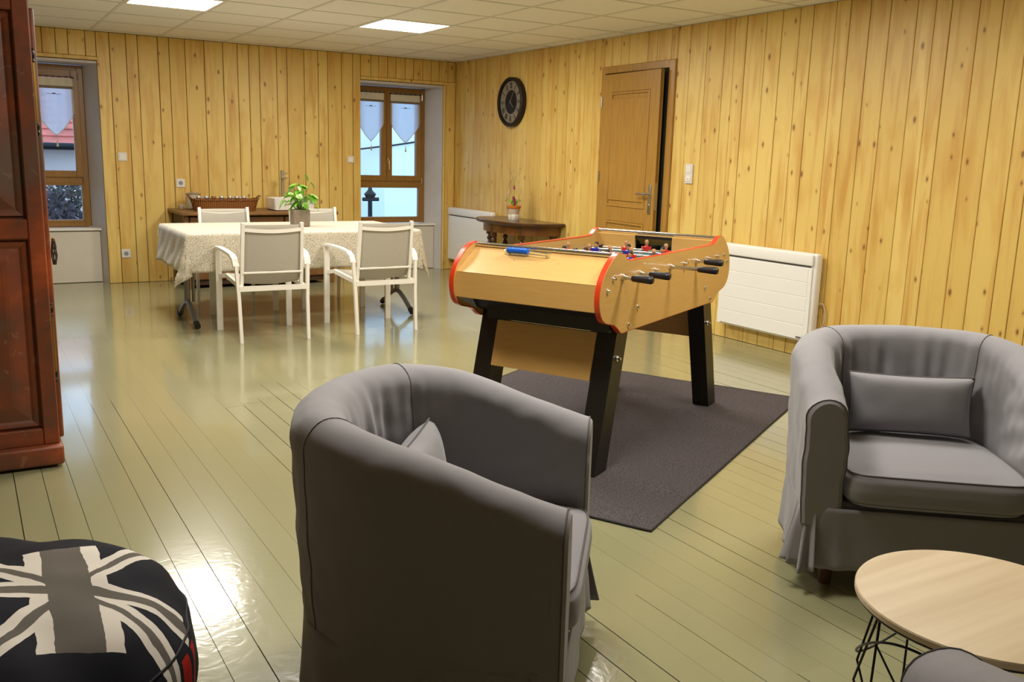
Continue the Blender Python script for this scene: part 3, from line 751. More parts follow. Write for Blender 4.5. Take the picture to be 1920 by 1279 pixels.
# ================================================================ PLANT ON THE TABLE
PZ = TZ+0.0055
pl_ = thing('potted_plant', 'green heart-leaved plant in a square taupe pot on the dining table', 'plant', (-2.560, -2.26, PZ), 0.05)
POT = mat('taupe_stoneware', (0.24, 0.19, 0.135), 0.6, var=0.15, vscale=30)
m = MB(); hw = 0.060
m.rings([[Vector((a*w, b_*w, z)) for a, b_ in ((-1, -1), (1, -1), (1, 1), (-1, 1))] for w, z in ((hw-0.006, 0), (hw, 0.004), (hw+0.002, 0.135), (hw-0.006, 0.135), (hw-0.007, 0.110))])
m.build('pot', POT, pl_, smooth=False)
MB().bx(-hw+0.006, hw-0.006, -hw+0.006, hw-0.006, 0.105, 0.118).build('soil', mat('potting_soil', (0.03, 0.02, 0.012), 0.95, var=0.4, vscale=80, bump=0.5), pl_, smooth=False)
LEAF = mat('fresh_leaf_green', (0.20, 0.50, 0.030), 0.35, var=0.35, vscale=14, coat=0.2)
LEAFP = mat('pale_leaf_green', (0.30, 0.48, 0.13), 0.35, var=0.2, vscale=20)
def leafshape(u, v):
    # heart leaf: v along the length, u across
    w = 0.030*(math.sin(PI*min(1, v**0.62))**0.85)*(1 if v < 0.999 else 0)
    s = (2*u-1)
    return Vector((s*w, 0.075*v-0.010*(1-abs(s))*0+(-0.010*(1-v)*abs(s)), 0.010*abs(s)-0.030*v*v))
lp = MB().grid(leafshape, 4, 8).build('leaf', LEAF, pl_)
lp2 = MB().grid(leafshape, 4, 8).build('leaf', LEAFP, pl_)
random.seed(21); stems = MB(); first = [True, True]
for i in range(52):
    if i < 2: tip = [Vector((0.045, 0.0, 0.405)), Vector((0.085, -0.02, 0.345))][i]
    else:
        a = random.uniform(0, 2*PI); rad = random.uniform(0.01, 0.130); hgt = 0.165+random.uniform(0.0, 0.19)*(1-rad/0.22)
        tip = Vector((rad*math.cos(a)*1.05, rad*math.sin(a), hgt))
    base = Vector((tip.x*0.15, tip.y*0.15, 0.115)); mid = base.lerp(tip, 0.55)+Vector((0, 0, 0.035))
    stems.tube([base, mid, tip], 0.0022, 5)
    a = math.atan2(tip.y, tip.x)
    p = lp2 if i % 5 == 3 else lp
    k = 1 if p is lp2 else 0
    rot = (random.uniform(-0.8, 0.3), random.uniform(-0.5, 0.5), a-PI/2+random.uniform(-0.6, 0.6)); sc = random.uniform(0.62, 0.98)
    if first[k]: first[k] = False; p.location = tip; p.rotation_euler = rot; p.scale = (sc,)*3
    else: share(p, pl_, tip, rot, (sc,)*3)
so = stems.build('stem', mat('leaf_stalk', (0.16, 0.30, 0.04), 0.5), pl_); so['kind'] = 'stuff'

# ================================================================ SIDEBOARD
sb = thing('sideboard', 'brown waxed wood sideboard with overhanging top against the back wall', 'sideboard', (0, 0, 0))
SX0, SX1, SY0, SY1, SZ = -3.165, -1.66, -0.70, -0.030, 0.718
MB().bx(SX0, SX1, SY0, SY1, SZ-0.032, SZ, bevel=0.006).build('tabletop', OLDWOOD, sb, smooth=False)
for s in (SX0+0.05, SX1-0.05):
    MB().bx(s-0.022, s+0.022, SY0+0.06, SY0+0.105, 0.0, SZ-0.033, bevel=0.003).build('leg', OLDWOOD, sb, smooth=False)
    MB().bx(s-0.022, s+0.022, SY1-0.05, SY1-0.006, 0.0, SZ-0.033, bevel=0.003).build('leg', OLDWOOD, sb, smooth=False)
    MB().bx(s-0.012, s+0.012, SY0+0.10, SY1-0.05, 0.05, SZ-0.034).build('side_panel', DARKWOOD, sb, smooth=False)
MB().bx(SX0+0.07, SX1-0.07, SY0+0.085, SY0+0.10, 0.05, SZ-0.034).build('front_board', DARKWOOD, sb, smooth=False)
MB().bx(SX0+0.07, SX1-0.07, SY0+0.07, SY1-0.02, 0.03, 0.06).build('bottom_shelf', DARKWOOD, sb, smooth=False)
for k in range(3):
    a = SX0+0.085+k*0.448; dd = MB().bx(a, a+0.435, SY0+0.066, SY0+0.086, SZ-0.19, SZ-0.048, bevel=0.004).build('drawer', OLDWOOD, sb, smooth=False)
    MB().lathe([(0.0, 0.022), (0.012, 0.018), (0.013, 0.012), (0.006, 0.004), (0.006, 0.0)], (0, 0, 0), 12, caps=False).build('knob', BRASS, dd)
    kb = dd.children[0]; kb.location = (a+0.217, SY0+0.067, SZ-0.12); kb.rotation_euler = (PI/2, 0, 0)
    dd2 = MB().bx(a, a+0.435, SY0+0.070, SY0+0.086, 0.08, SZ-0.205, bevel=0.004).build('cupboard_door', OLDWOOD, sb, smooth=False)

WICK = bpy.data.materials.new('brown_wicker'); n, l = nodes(WICK); b = n['Principled BSDF']
tc = n.new('ShaderNodeTexCoord'); wv = n.new('ShaderNodeTexWave'); wv.inputs['Scale'].default_value = 18; wv.inputs['Distortion'].default_value = 1.5
l.new(tc.outputs['Object'], wv.inputs['Vector'])
l.new(mixc(n, l, wv.outputs['Fac'], (0.10, 0.030, 0.006), (0.34, 0.130, 0.026)), b.inputs['Base Color']); b.inputs['Roughness'].default_value = 0.5
bk = thing('wicker_basket', 'long brown wicker basket full of small jars on the sideboard', 'basket', (-2.716, -0.46, SZ+0.001))
def bask(a, z, k=1.0): 
    fl_ = 1+0.22*(z/0.10)
    r = 1+0.010*math.sin(a*36+z*300)
    e = 0.55
    ca, sa = math.cos(a), math.sin(a)
    return Vector((math.copysign(abs(ca)**e, ca)*0.285*(1+0.12*(z/0.1))*r*k+0.0, math.copysign(abs(sa)**0.8, sa)*0.095*fl_*r*k, z*(1+0.0)+0.012*(abs(ca)**6)*(z/0.1)))
m = MB()
rr = [[bask(2*PI*i/96, z) for i in range(96)] for z in [0.0]+[0.006*j for j in range(1, 18)]]
rr += [[bask(2*PI*i/96, z, 0.955) for i in range(96)] for z in (0.102, 0.05, 0.010)]
m.rings(rr); m.build('basket_body', WICK, bk)
m = MB()
for ph in (0, PI): m.tube([bask(2*PI*i/120, 0.104)+Vector((0, 0.004*math.sin(i*PI/3+ph), 0.004*math.cos(i*PI/3+ph))) for i in range(120)], 0.0055, 6, loop=True)
m.build('braided_rim', WICK, bk)
for s in (-1, 1):
    MB().tube([(s*0.315, -0.04, 0.120), (s*0.335, -0.03, 0.142), (s*0.335, 0.03, 0.142), (s*0.315, 0.04, 0.120)], 0.006, 8).build('handle', WICK, bk)
jars = [-2.955, -2.885, -2.815, -2.745, -2.662, -2.600, -2.530]
LID = mat('tin_lid', (0.52, 0.53, 0.56), 0.3, 0.6)
JARS = ['jar with a pale lid, leftmost in the wicker basket', 'second jar from the left in the wicker basket', 'jar with a rusty red lid, third from the left in the wicker basket',
        'middle jar of the seven in the wicker basket', 'third jar from the right in the wicker basket', 'second jar from the right in the wicker basket', 'rightmost jar in the wicker basket']
LIDR = mat('rusty_red_lid', (0.30, 0.12, 0.08), 0.4, 0.3)
j0 = None
for i, xx in enumerate(jars):
    t = thing('jar', JARS[i], 'jar', (xx, -0.455+0.006*(-1)**i, SZ+0.013), 0, 'small jars in the wicker basket')
    MB().lathe([(0.0, 0.0), (0.022, 0.001), (0.024, 0.008), (0.024, 0.080), (0.018, 0.094), (0.018, 0.108), (0.016, 0.108), (0.016, 0.092), (0.022, 0.078), (0.022, 0.010), (0.0, 0.004)], (0, 0, 0), 16, caps=False).build('glass_body', JARGLASS, t)
    MB().lathe([(0.0, 0.006), (0.0205, 0.006), (0.0205, 0.032), (0.0, 0.032)], (0, 0, 0), 16, caps=False).build('contents', mat('brown_spice', (0.30, 0.16, 0.06), 0.8) if i == 0 else bpy.data.materials['brown_spice'], t)
    MB().lathe([(0.0, 0.124), (0.021, 0.124), (0.0225, 0.121), (0.0225, 0.106), (0.0, 0.106)], (0, 0, 0), 16, caps=False).build('lid', LIDR if i == 2 else LID, t)
pt = thing('stockpot', 'small off-white enamel pot with lid behind the wicker basket', 'pot', (-2.952, -0.20, SZ+0.001))
ENAM = mat('off_white_enamel', (0.52, 0.44, 0.30), 0.3)
MB().lathe([(0.0, 0.0), (0.060, 0.0), (0.066, 0.006), (0.068, 0.140), (0.072, 0.143), (0.064, 0.143), (0.060, 0.02), (0.0, 0.015)], (0, 0, 0), 28, caps=False).build('pot_body', ENAM, pt)
l_o = MB().lathe([(0.073, 0.144), (0.073, 0.150), (0.050, 0.157), (0.0, 0.160)], (0, 0, 0), 28, caps=False).build('lid', mat('pale_metal_lid', (0.42, 0.40, 0.34), 0.3, 0.7), pt)
MB().lathe([(0.0, 0.0), (0.006, 0.0), (0.010, 0.012), (0.0, 0.015)], (0, 0, 0.159), 10, caps=False).build('lid_knob', ENAM, l_o)
MB().tube([(0.066, -0.014, 0.115), (0.090, -0.014, 0.118), (0.090, 0.014, 0.118), (0.066, 0.014, 0.115)], 0.004, 6).build('handle', ENAM, pt)
MB().tube([(-0.066, -0.014, 0.115), (-0.090, -0.014, 0.118), (-0.090, 0.014, 0.118), (-0.066, 0.014, 0.115)], 0.004, 6).build('handle', ENAM, pt)
cup = thing('small_cup', 'tiny cream cup standing left of the wicker basket', 'cup', (-3.075, -0.24, SZ+0.001))
MB().lathe([(0.0, 0.0), (0.016, 0.0), (0.026, 0.020), (0.030, 0.045), (0.027, 0.045), (0.022, 0.018), (0.0, 0.006)], (0, 0, 0), 18, caps=False).build('cup_body', ENAM, cup)
MB().tube([(0.027, 0, 0.038), (0.042, 0, 0.034), (0.040, 0, 0.018), (0.022, 0, 0.014)], 0.003, 6).build('handle', ENAM, cup)
# vessel sink + tap
sk = thing('countertop_basin', 'white square-cornered countertop basin on the sideboard behind the plant', 'basin', (-2.065, -0.42, SZ+0.001), 0)
m = MB()
def rrect(w, d_, z, r=0.02):
    out = []
    for cx_, cy_, a0 in ((w-r, d_-r, 0), (-w+r, d_-r, PI/2), (-w+r, -d_+r, PI), (w-r, -d_+r, 3*PI/2)):
        for k in range(5): a = a0+PI/2*k/4; out.append(Vector((cx_+r*math.cos(a), cy_+r*math.sin(a), z)))
    return out
m.rings([rrect(0.185, 0.145, 0.0), rrect(0.200, 0.160, 0.01), rrect(0.205, 0.165, 0.118), rrect(0.200, 0.160, 0.122), rrect(0.188, 0.148, 0.118), rrect(0.175, 0.135, 0.03), rrect(0.12, 0.09, 0.02)])
m.build('basin_body', mat('white_ceramic', (0.76, 0.72, 0.66), 0.25, coat=0.3), sk)
MB().cyl((0, 0, 0.0195), (0, 0, 0.023), 0.022, seg=20).build('drain', CHROME, sk)
tp = thing('tall_tap', 'tall square chrome basin tap standing behind the plant', 'tap', (-2.075, -0.215, SZ+0.001))
MB().bx(-0.016, 0.016, -0.016, 0.016, 0.0, 0.385, bevel=0.003).build('column', STEEL, tp, smooth=False)
MB().cyl((0, 0, 0), (0, 0, 0.008), 0.028, seg=20).build('base_ring', CHROME, tp)
MB().bx(-0.013, 0.013, -0.135, -0.014, 0.300, 0.318, bevel=0.003).build('spout', STEEL, tp, smooth=False)
m = MB(); m.cyl((0.014, 0, 0.355), (0.040, 0, 0.352), 0.011, seg=12); m.bar([(0.036, 0, 0.352), (0.056, 0, 0.360)], 0.010, 0.012); m.build('lever', CHROME, tp)

# ================================================================ HALF-ROUND TABLE + ORCHID
ht = thing('half_round_table', 'dark turned-leg half-round wooden table against the pine wall under the clock', 'table', (-0.022, -1.735, 0))
def dsh(k, z, n_=44):
    pts = []
    for i in range(n_+1):
        a = PI/2+PI*i/n_
        ca, sa = math.cos(a), math.sin(a)
        pts.append(Vector((-(abs(ca)**0.55)*0.475*k, math.copysign(abs(sa)**0.72, sa)*0.585*k, z)))
    return pts
m = MB(); m.rings([dsh(0.955, 0.655), dsh(0.985, 0.662), dsh(1.0, 0.672), dsh(1.0, 0.684), dsh(0.985, 0.692)]); m.build('tabletop', WALNUT, ht, angle=30)
m = MB(); m.rings([[p+Vector((0.0, 0, 0)) for p in dsh(0.86, 0.570)], dsh(0.86, 0.656), ]); m.build('apron', WALNUTL, ht, angle=30)
leg_prof = [(0.0, 0.0), (0.016, 0.0), (0.022, 0.03), (0.014, 0.05), (0.020, 0.07), (0.013, 0.16), (0.022, 0.30), (0.026, 0.36), (0.014, 0.385), (0.024, 0.40), (0.028, 0.425), (0.020, 0.45), (0.014, 0.465), (0.026, 0.480), (0.026, 0.50), (0.014, 0.515), (0.024, 0.53)]
legp = None
for lx, ly in ((-0.385, 0.10), (-0.33, -0.34), (-0.05, 0.44), (-0.05, -0.46), (-0.28, 0.36)):
    m = MB(); m.lathe(leg_prof, (0, 0, 0), 14, caps=False); m.bx(-0.026, 0.026, -0.026, 0.026, 0.528, 0.6545, bevel=0.002)
    o = m.build('turned_leg', WALNUT, ht); o.location = (lx, ly, 0)
pts = [(-0.385, 0.10), (-0.05, 0.44), (-0.05, -0.46), (-0.33, -0.34), (-0.385, 0.10)]
m = MB()
for p, q in zip(pts, pts[1:]): m.bar([(*p, 0.10), (*q, 0.10)], 0.022, 0.022)
m.build('stretcher', WALNUT, ht, smooth=False)
op = thing('wrapped_orchid', 'small orchid in an orange and white pot wrapped in clear film on the half-round table', 'plant', (-0.262, -1.775, 0.6925))
MB().lathe([(0.0, 0.0), (0.050, 0.0), (0.056, 0.010), (0.058, 0.050), (0.052, 0.058), (0.0, 0.058)], (0, 0, 0), 24, caps=False).build('white_saucer_pot', mat('white_glaze', (0.68, 0.63, 0.55), 0.3), op)
MB().lathe([(0.0, 0.058), (0.050, 0.058), (0.060, 0.112), (0.0, 0.112)], (0, 0, 0), 24, caps=False).build('paper_band', mat('cream_paper', (0.60, 0.50, 0.38), 0.6, var=0.15, vscale=30), op)
MB().lathe([(0.0, 0.112), (0.062, 0.112), (0.068, 0.120), (0.068, 0.138), (0.060, 0.142), (0.0, 0.134)], (0, 0, 0), 24, caps=False).build('pot_rim', mat('orange_pot', (0.62, 0.17, 0.02), 0.4), op)
MB().tube([(0, 0, 0.13), (0.005, 0.004, 0.22), (-0.006, 0.0, 0.32), (0.004, -0.006, 0.42)], 0.0022, 6).build('stem', bpy.data.materials['leaf_stalk'], op)
MAG = mat('magenta_petal', (0.32, 0.020, 0.075), 0.5, var=0.3, vscale=60)
def flower(c_, s_):
    m = MB()
    for k in range(5):
        a = 2*PI*k/5; d_ = Vector((0.25, math.cos(a), math.sin(a))).normalized()
        m.grid(lambda u, v: Vector((0, 0, 0))+d_*0.030*s_*v+Vector((-0.3, -math.sin(a), math.cos(a)))*(2*u-1)*0.012*s_*math.sin(PI*min(1, v*0.9+0.05)), 4, 4)
    o = m.build('flower', MAG, op); o.location = c_; return o
random.seed(5)
for c_, s_ in (((-0.010, 0.0, 0.315), 0.9), ((-0.012, -0.006, 0.165), 1.1), ((-0.012, -0.016, 0.188), 1.1), ((-0.006, 0.012, 0.200), 1.1), ((-0.014, 0.004, 0.215), 0.9), ((-0.01, 0.02, 0.180), 0.9)): flower(c_, s_)
for k in range(4):
    a = k*1.7+0.4; m = MB()
    m.grid(lambda u, v: Vector(((0.02+0.085*v)*math.cos(a)-(2*u-1)*0.014*math.sin(PI*(0.1+0.85*v))*math.sin(a), (0.02+0.085*v)*math.sin(a)+(2*u-1)*0.014*math.sin(PI*(0.1+0.85*v))*math.cos(a), 0.14+0.06*math.sin(PI*v*0.8))), 4, 6)
    m.build('leaf', LEAF, op)
FILM = glass_mat('clear_film', (0.985, 0.985, 0.98), 0.02, 0.1)
m = MB(); NF = 26
def film(i, z, r):
    a = 2*PI*i/NF; q = r*(1+0.16*math.sin(a*5+z*22)); return Vector((q*math.cos(a), q*math.sin(a), z))
m.rings([[film(i, z, r) for i in range(NF)] for z, r in ((0.01, 0.062), (0.14, 0.076), (0.22, 0.080), (0.30, 0.070), (0.37, 0.045), (0.40, 0.020), (0.425, 0.030), (0.47, 0.055))], caps=False)
m.build('film_wrap', FILM, op, smooth=False)

# ================================================================ RUG
A27 = math.radians(27.6)
RUGM = bpy.data.materials.new('charcoal_flatweave'); n, l = nodes(RUGM); b = n['Principled BSDF']
tc = n.new('ShaderNodeTexCoord'); ck_ = n.new('ShaderNodeTexVoronoi'); ck_.inputs['Scale'].default_value = 110
l.new(tc.outputs['Object'], ck_.inputs['Vector'])
ns = n.new('ShaderNodeTexNoise'); ns.inputs['Scale'].default_value = 160; ns.inputs['Detail'].default_value = 2; l.new(tc.outputs['Object'], ns.inputs['Vector'])
mr = n.new('ShaderNodeMapRange'); mr.inputs[1].default_value = 0.35; mr.inputs[2].default_value = 0.7; l.new(ns.outputs[0], mr.inputs[0])
l.new(mixc(n, l, mr.outputs[0], (0.026, 0.021, 0.024), (0.105, 0.086, 0.092)), b.inputs['Base Color']); b.inputs['Roughness'].default_value = 0.9
bp = n.new('ShaderNodeBump'); bp.inputs['Strength'].default_value = 0.6; bp.inputs['Distance'].default_value = 0.004; l.new(ck_.outputs['Distance'], bp.inputs['Height']); l.new(bp.outputs[0], b.inputs['Normal'])
rug0 = Vector((-2.886, -7.133, 0)); ru = Vector((0.8755, 0.4832, 0)); rv = Vector((-0.4832, 0.8755, 0)); RL, RWd = 2.24, 1.62
def rugp(u, v, top):
    # the back-left border ripples, the far left part is lifted in waves
    a = RL*u; b_ = RWd*v
    near = math.exp(-a/0.15)
    z = 0.007+max(0, v-0.30)*near*0.040*(0.5+0.5*math.sin(b_*40))
    off = near*0.016*math.sin(b_*40+1.0)*min(1, max(0, v-0.3)*4)
    z += 0.0012*math.sin(a*19)*math.sin(b_*11)
    p = rug0+ru*(a+off)+rv*b_; return Vector((p.x, p.y, z if top else 0.0008))
m = MB(); NU, NV = 90, 110
rr = []
m.grid(lambda u, v: rugp(u, v, True), NU, NV); m.grid(lambda u, v: rugp(u, v, False), NU, NV)
edge = [(i/NU, 0) for i in range(NU)]+[(1, j/NV) for j in range(NV)]+[(1-i/NU, 1) for i in range(NU)]+[(0, 1-j/NV) for j in range(NV)]
ta = [m.bm.verts.new(rugp(u, v, True)) for u, v in edge]; tb_ = [m.bm.verts.new(rugp(u, v, False)) for u, v in edge]
for i in range(len(edge)):
    j = (i+1) % len(edge); m.bm.faces.new((ta[i], ta[j], tb_[j], tb_[i]))
bmesh.ops.remove_doubles(m.bm, verts=m.bm.verts, dist=1e-5)
rg = tag(m.build('rug', RUGM, None, angle=50), 'dark charcoal woven rug under the football table', 'rug')
MB().tube([rugp(u, v, True)+Vector((0, 0, -0.002)) for u, v in edge[::2]], 0.0045, 6, loop=True).build('edge_binding', mat('rug_binding', (0.028, 0.022, 0.022), 0.9), rg)

# ================================================================ FOOTBALL TABLE
uu = Vector((math.cos(A27), math.sin(A27), 0)); vv = Vector((-math.sin(A27), math.cos(A27), 0))
fo = uu*-4.79+vv*-4.243
FT = thing('foosball_table', 'beech football table with red edging and black splayed legs on the dark rug', 'table', (fo.x, fo.y, 0.0085), A27)
half = [(-0.500, 0.595), (-0.545, 0.592), (-0.570, 0.600), (-0.600, 0.622), (-0.628, 0.637), (-0.660, 0.645), (-0.700, 0.652), (-0.735, 0.667), (-0.758, 0.690), (-0.771, 0.720), (-0.776, 0.755), (-0.770, 0.795), (-0.752, 0.832), (-0.725, 0.862), (-0.690, 0.892), (-0.655, 0.912), (-0.620, 0.923), (-0.590, 0.923), (-0.565, 0.915), (-0.545, 0.902), (-0.528, 0.892), (-0.500, 0.886), (-0.30, 0.885)]
def smoothpoly(p, it=1):
    for _ in range(it):
        q = []
        for a, b_ in zip(p, p[1:]): q += [(a[0]*0.75+b_[0]*0.25, a[1]*0.75+b_[1]*0.25), (a[0]*0.25+b_[0]*0.75, a[1]*0.25+b_[1]*0.75)]
        p = [p[0]]+q+[p[-1]]
    return p
hs = smoothpoly(half, 1)
outline = hs+[(-x_, z_) for x_, z_ in reversed(hs)]
outline = [(x_, z_-0.0085) for x_, z_ in outline]
def offset_poly(P_, d_):
    n_ = len(P_); out = []
    for i in range(n_):
        a, b_, c_ = Vector(P_[i-1]), Vector(P_[i]), Vector(P_[(i+1) % n_])
        t_ = (c_-a).normalized(); nn = Vector((t_.y, -t_.x)); out.append(tuple(b_+nn*d_))
    return out
ar_ = sum(outline[i-1][0]*outline[i][1]-outline[i][0]*outline[i-1][1] for i in range(len(outline)))
sg = 1 if ar_ > 0 else -1
YO, TH = 0.357, 0.022
for s in (-1, 1):
    sp_ = MB().prism(outline, (s*(YO-TH), s*YO), 'y').build('side_panel', BEECH, FT, smooth=False)
    m = MB()
    inn, outp = offset_poly(outline, -0.0015*sg), offset_poly(outline, 0.0030*sg)
    y0_, y1_ = s*(YO-TH-0.001), s*(YO-0.0015)
    N_ = len(outline)
    m.rings([[Vector((p[0], y0_, p[1])) for p in inn], [Vector((p[0], y0_, p[1])) for p in outp], [Vector((p[0], y1_, p[1])) for p in outp], [Vector((p[0], y1_, p[1])) for p in inn]], caps=False)
    m.build('edge_band', RED, sp_, angle=50)
W2 = YO-TH-0.0005
def zz(z_): return z_-0.0085
for s in (-1, 1):      # ends: s=-1 faces the viewer
    nm = lambda a: [(s*q[0], zz(q[1])) for q in a]
    # lower board, sloping top board
    MB().prism(nm([(-0.752, 0.700), (-0.738, 0.695), (-0.738, 0.806), (-0.752, 0.806)]), (-W2, W2), 'y').build('end_board', BEECH, FT, smooth=False)
    MB().prism(nm([(-0.752, 0.808), (-0.738, 0.800), (-0.585, 0.893), (-0.597, 0.906)]), (-W2, W2), 'y').build('sloping_board', BEECHL, FT, smooth=False)
    MB().prism(nm([(-0.737, 0.696), (-0.600, 0.690), (-0.600, 0.704), (-0.737, 0.704)]), (-W2, W2), 'y').build('underside_board', BLACK, FT, smooth=False)
    for q in (-1, 1): MB().prism(nm([(-0.738, 0.694), (-0.640, 0.650), (-0.600, 0.632), (-0.600, 0.694)]), (q*(W2-0.001), q*(W2-0.004)), 'y').build('inner_liner', WHITEP, FT, smooth=False)
    # inner end wall with the goal opening
    m = MB(); xi0, xi1 = s*0.575, s*0.592
    xa_, xb_ = min(xi0, xi1), max(xi0, xi1)
    for ya, yb in ((-W2, -0.105), (0.105, W2)): MB().bx(xa_, xb_, ya, yb, zz(0.722), zz(0.900)).build('end_wall', BEECH, FT, smooth=False)
    MB().bx(xa_, xb_, -0.105, 0.105, zz(0.885), zz(0.900)).build('goal_lintel', BLACK, FT, smooth=False)
    gm = MB(); gx = s*0.66
    gm.bx(min(gx, gx+s*0.01), max(gx, gx+s*0.01), -0.105, 0.105, zz(0.722), zz(0.858)); gm.bx(min(xi1, gx), max(xi1, gx), -0.108, -0.104, zz(0.722), zz(0.868)); gm.bx(min(xi1, gx), max(xi1, gx), 0.104, 0.108, zz(0.722), zz(0.868))
    gm.build('goal_box', mat('dark_goal', (0.012, 0.016, 0.015), 0.25) if s < 0 else bpy.data.materials['dark_goal'], FT, smooth=False)
    MB().cyl((s*0.600, -W2, zz(0.914)), (s*0.600, W2, zz(0.914)), 0.0095, seg=16).build('chrome_rail', CHROME, FT)
FIELD = mat('teal_glass_field', (0.045, 0.150, 0.150), 0.12, coat=0.5)
fld = MB().bx(-0.66, 0.66, -W2, W2, zz(0.710), zz(0.722)).build('playing_field', FIELD, FT, smooth=False)
m = MB(); m.bx(-0.003, 0.003, -W2, W2, zz(0.7221), zz(0.7226)); m.tube([(0.11*math.cos(2*PI*i/40), 0.11*math.sin(2*PI*i/40), zz(0.7223)) for i in range(40)], 0.0015, 4, loop=True)
for s in (-1, 1):
    m.bx(min(s*0.40, s*0.405), max(s*0.40, s*0.405), -0.20, 0.20, zz(0.7221), zz(0.7226))
    for t_ in (-1, 1): m.bx(min(s*0.40, s*0.575), max(s*0.40, s*0.575), t_*0.2-0.002, t_*0.2+0.002, zz(0.7221), zz(0.7226))
m.build('pitch_line', WHITEP, fld, smooth=False)
MB().prism([(-0.56, zz(0.622)), (0.56, zz(0.622)), (0.60, zz(0.64)), (0.66, zz(0.709)), (-0.66, zz(0.709)), (-0.60, zz(0.64))], (-W2, W2), 'y').build('cabinet_body', BLACK, FT, smooth=False)
for s in (-1, 1): MB().bx(min(s*0.565, s*0.612), max(s*0.565, s*0.612), -0.325, 0.265, zz(0.598), zz(0.689)).build('cross_beam', BLACK, FT, smooth=False)
# legs
for s in (-1, 1):
    for q in (-1, 1):
        y0_, y1_ = q*0.332, q*0.244
        if s < 0: poly = [(-0.640, 0), (-0.725, 0), (-0.700, 0.02), (-0.525, 0.70), (-0.425, 0.70), (-0.600, 0.0)]
        if s < 0: poly = [(-0.590, 0.0), (-0.700, 0.0), (-0.520, 0.69), (-0.410, 0.69)]
        else: poly = [(0.668, 0.0), (0.775, 0.0), (0.555, 0.69), (0.448, 0.69)]
        poly = [(a, zz(b_) if b_ > 0 else 0.0) for a, b_ in poly]
        lg = MB().prism(poly, (min(y0_, y1_), max(y0_, y1_)), 'y').build('leg', BLACK, FT, smooth=False)
        bm_ = MB(); cx_ = -0.535 if s < 0 else 0.555
        bm_.cyl((cx_, y0_, 0.472), (cx_, y0_+q*0.004, 0.472), 0.013, seg=14); bm_.cyl((cx_, y0_, 0.472), (cx_, y0_+q*0.018, 0.472), 0.006, seg=10)
        bm_.build('leg_bolt', CHROME, lg)
def slope(zq, s): return s*(0.645+0.0*(0.0)-0.255*(zq-0.20)) if s < 0 else s*(0.66-0.26*(zq-0.20))
for s in (-1, 1):
    a, b_ = slope(0.38, s), slope(0.58, s)
    sh = 0.0 if s < 0 else 0.015
    MB().prism([(a-0.009+sh, zz(0.385)), (a+0.009+sh, zz(0.385)), (b_+0.009+sh, zz(0.582)), (b_-0.009+sh, zz(0.582))], (-0.243, 0.243) if s > 0 else (-0.2435, 0.2435), 'y').build('leg_board', BEECH, FT, smooth=False)
# rods
RODX = [(-0.571, 'n', 1, 0.0), (-0.402, 'n', 2, 0.05), (-0.236, 'f', 3, 0), (-0.064, 'n', 5, 0), (0.108, 'f', 5, 0), (0.262, 'n', 3, 0), (0.430, 'f', 2, 0), (0.560, 'f', 1, 0)]
EXT = {-0.571: (0.040, 0.128), -0.402: (0.044, 0.136), -0.064: (0.130, 0.218), 0.262: (0.042, 0.132)}
BLUE = mat('blue_shirt', (0.012, 0.022, 0.33), 0.35); REDP = mat('red_shirt', (0.55, 0.025, 0.015), 0.35)
SKIN = mat('tan_skin', (0.52, 0.27, 0.12), 0.5); HAIRB = mat('black_hair', (0.012, 0.012, 0.014), 0.5)
def make_player(side):
    """local origin on the rod axis; stands along +z head up"""
    m = MB()
    m.lathe([(0.0, -0.022), (0.012, -0.020), (0.013, -0.004), (0.016, 0.010), (0.016, 0.020), (0.006, 0.027), (0.0, 0.028)], (0, 0, 0), 12, caps=False, sx=0.75, sy=1.25)
    m.box((0, -0.022, 0.010), (0.012, 0.010, 0.026), rot=(0.2, 0, 0), bevel=0.003); m.box((0, 0.022, 0.010), (0.012, 0.010, 0.026), rot=(-0.2, 0, 0), bevel=0.003)
    n0 = len(m.bm.faces)
    m.lathe([(0.0, 0.026), (0.005, 0.027), (0.009, 0.035), (0.0095, 0.044), (0.006, 0.052), (0.0, 0.054)], (0, 0, 0), 10, caps=False)
    n1 = len(m.bm.faces)
    m.lathe([(0.0, 0.0575), (0.0075, 0.0555), (0.0112, 0.047), (0.0105, 0.041)], (-0.002, 0, 0), 10, caps=False)
    n2 = len(m.bm.faces)
    m.prism([(-0.011, -0.020), (0.011, -0.020), (0.009, -0.080), (-0.009, -0.080)], (-0.007, 0.007), 'x')
    m.box((0.0, 0, -0.085), (0.022, 0.020, 0.012), bevel=0.002)
    m.bm.faces.ensure_lookup_table()
    for i, f_ in enumerate(m.bm.faces): f_.material_index = 0 if i < n0 else (1 if i < n1 else (2 if i < n2 else 3))
    return m.build('player', [BLUE if side == 'n' else REDP, SKIN, HAIRB if side == 'n' else SKIN, HAIRB], None)
pproto = {'n': make_player('n'), 'f': make_player('f')}; pused = {'n': False, 'f': False}
gproto = MB().lathe([(0.0, 0.0), (0.010, 0.0), (0.0135, 0.006), (0.0145, 0.030), (0.0165, 0.074), (0.0165, 0.084), (0.012, 0.092), (0.0, 0.094)], (0, 0, 0), 16, caps=False)
gproto = gproto.build('grip', RUBBER, None); gused = False
random.seed(9)
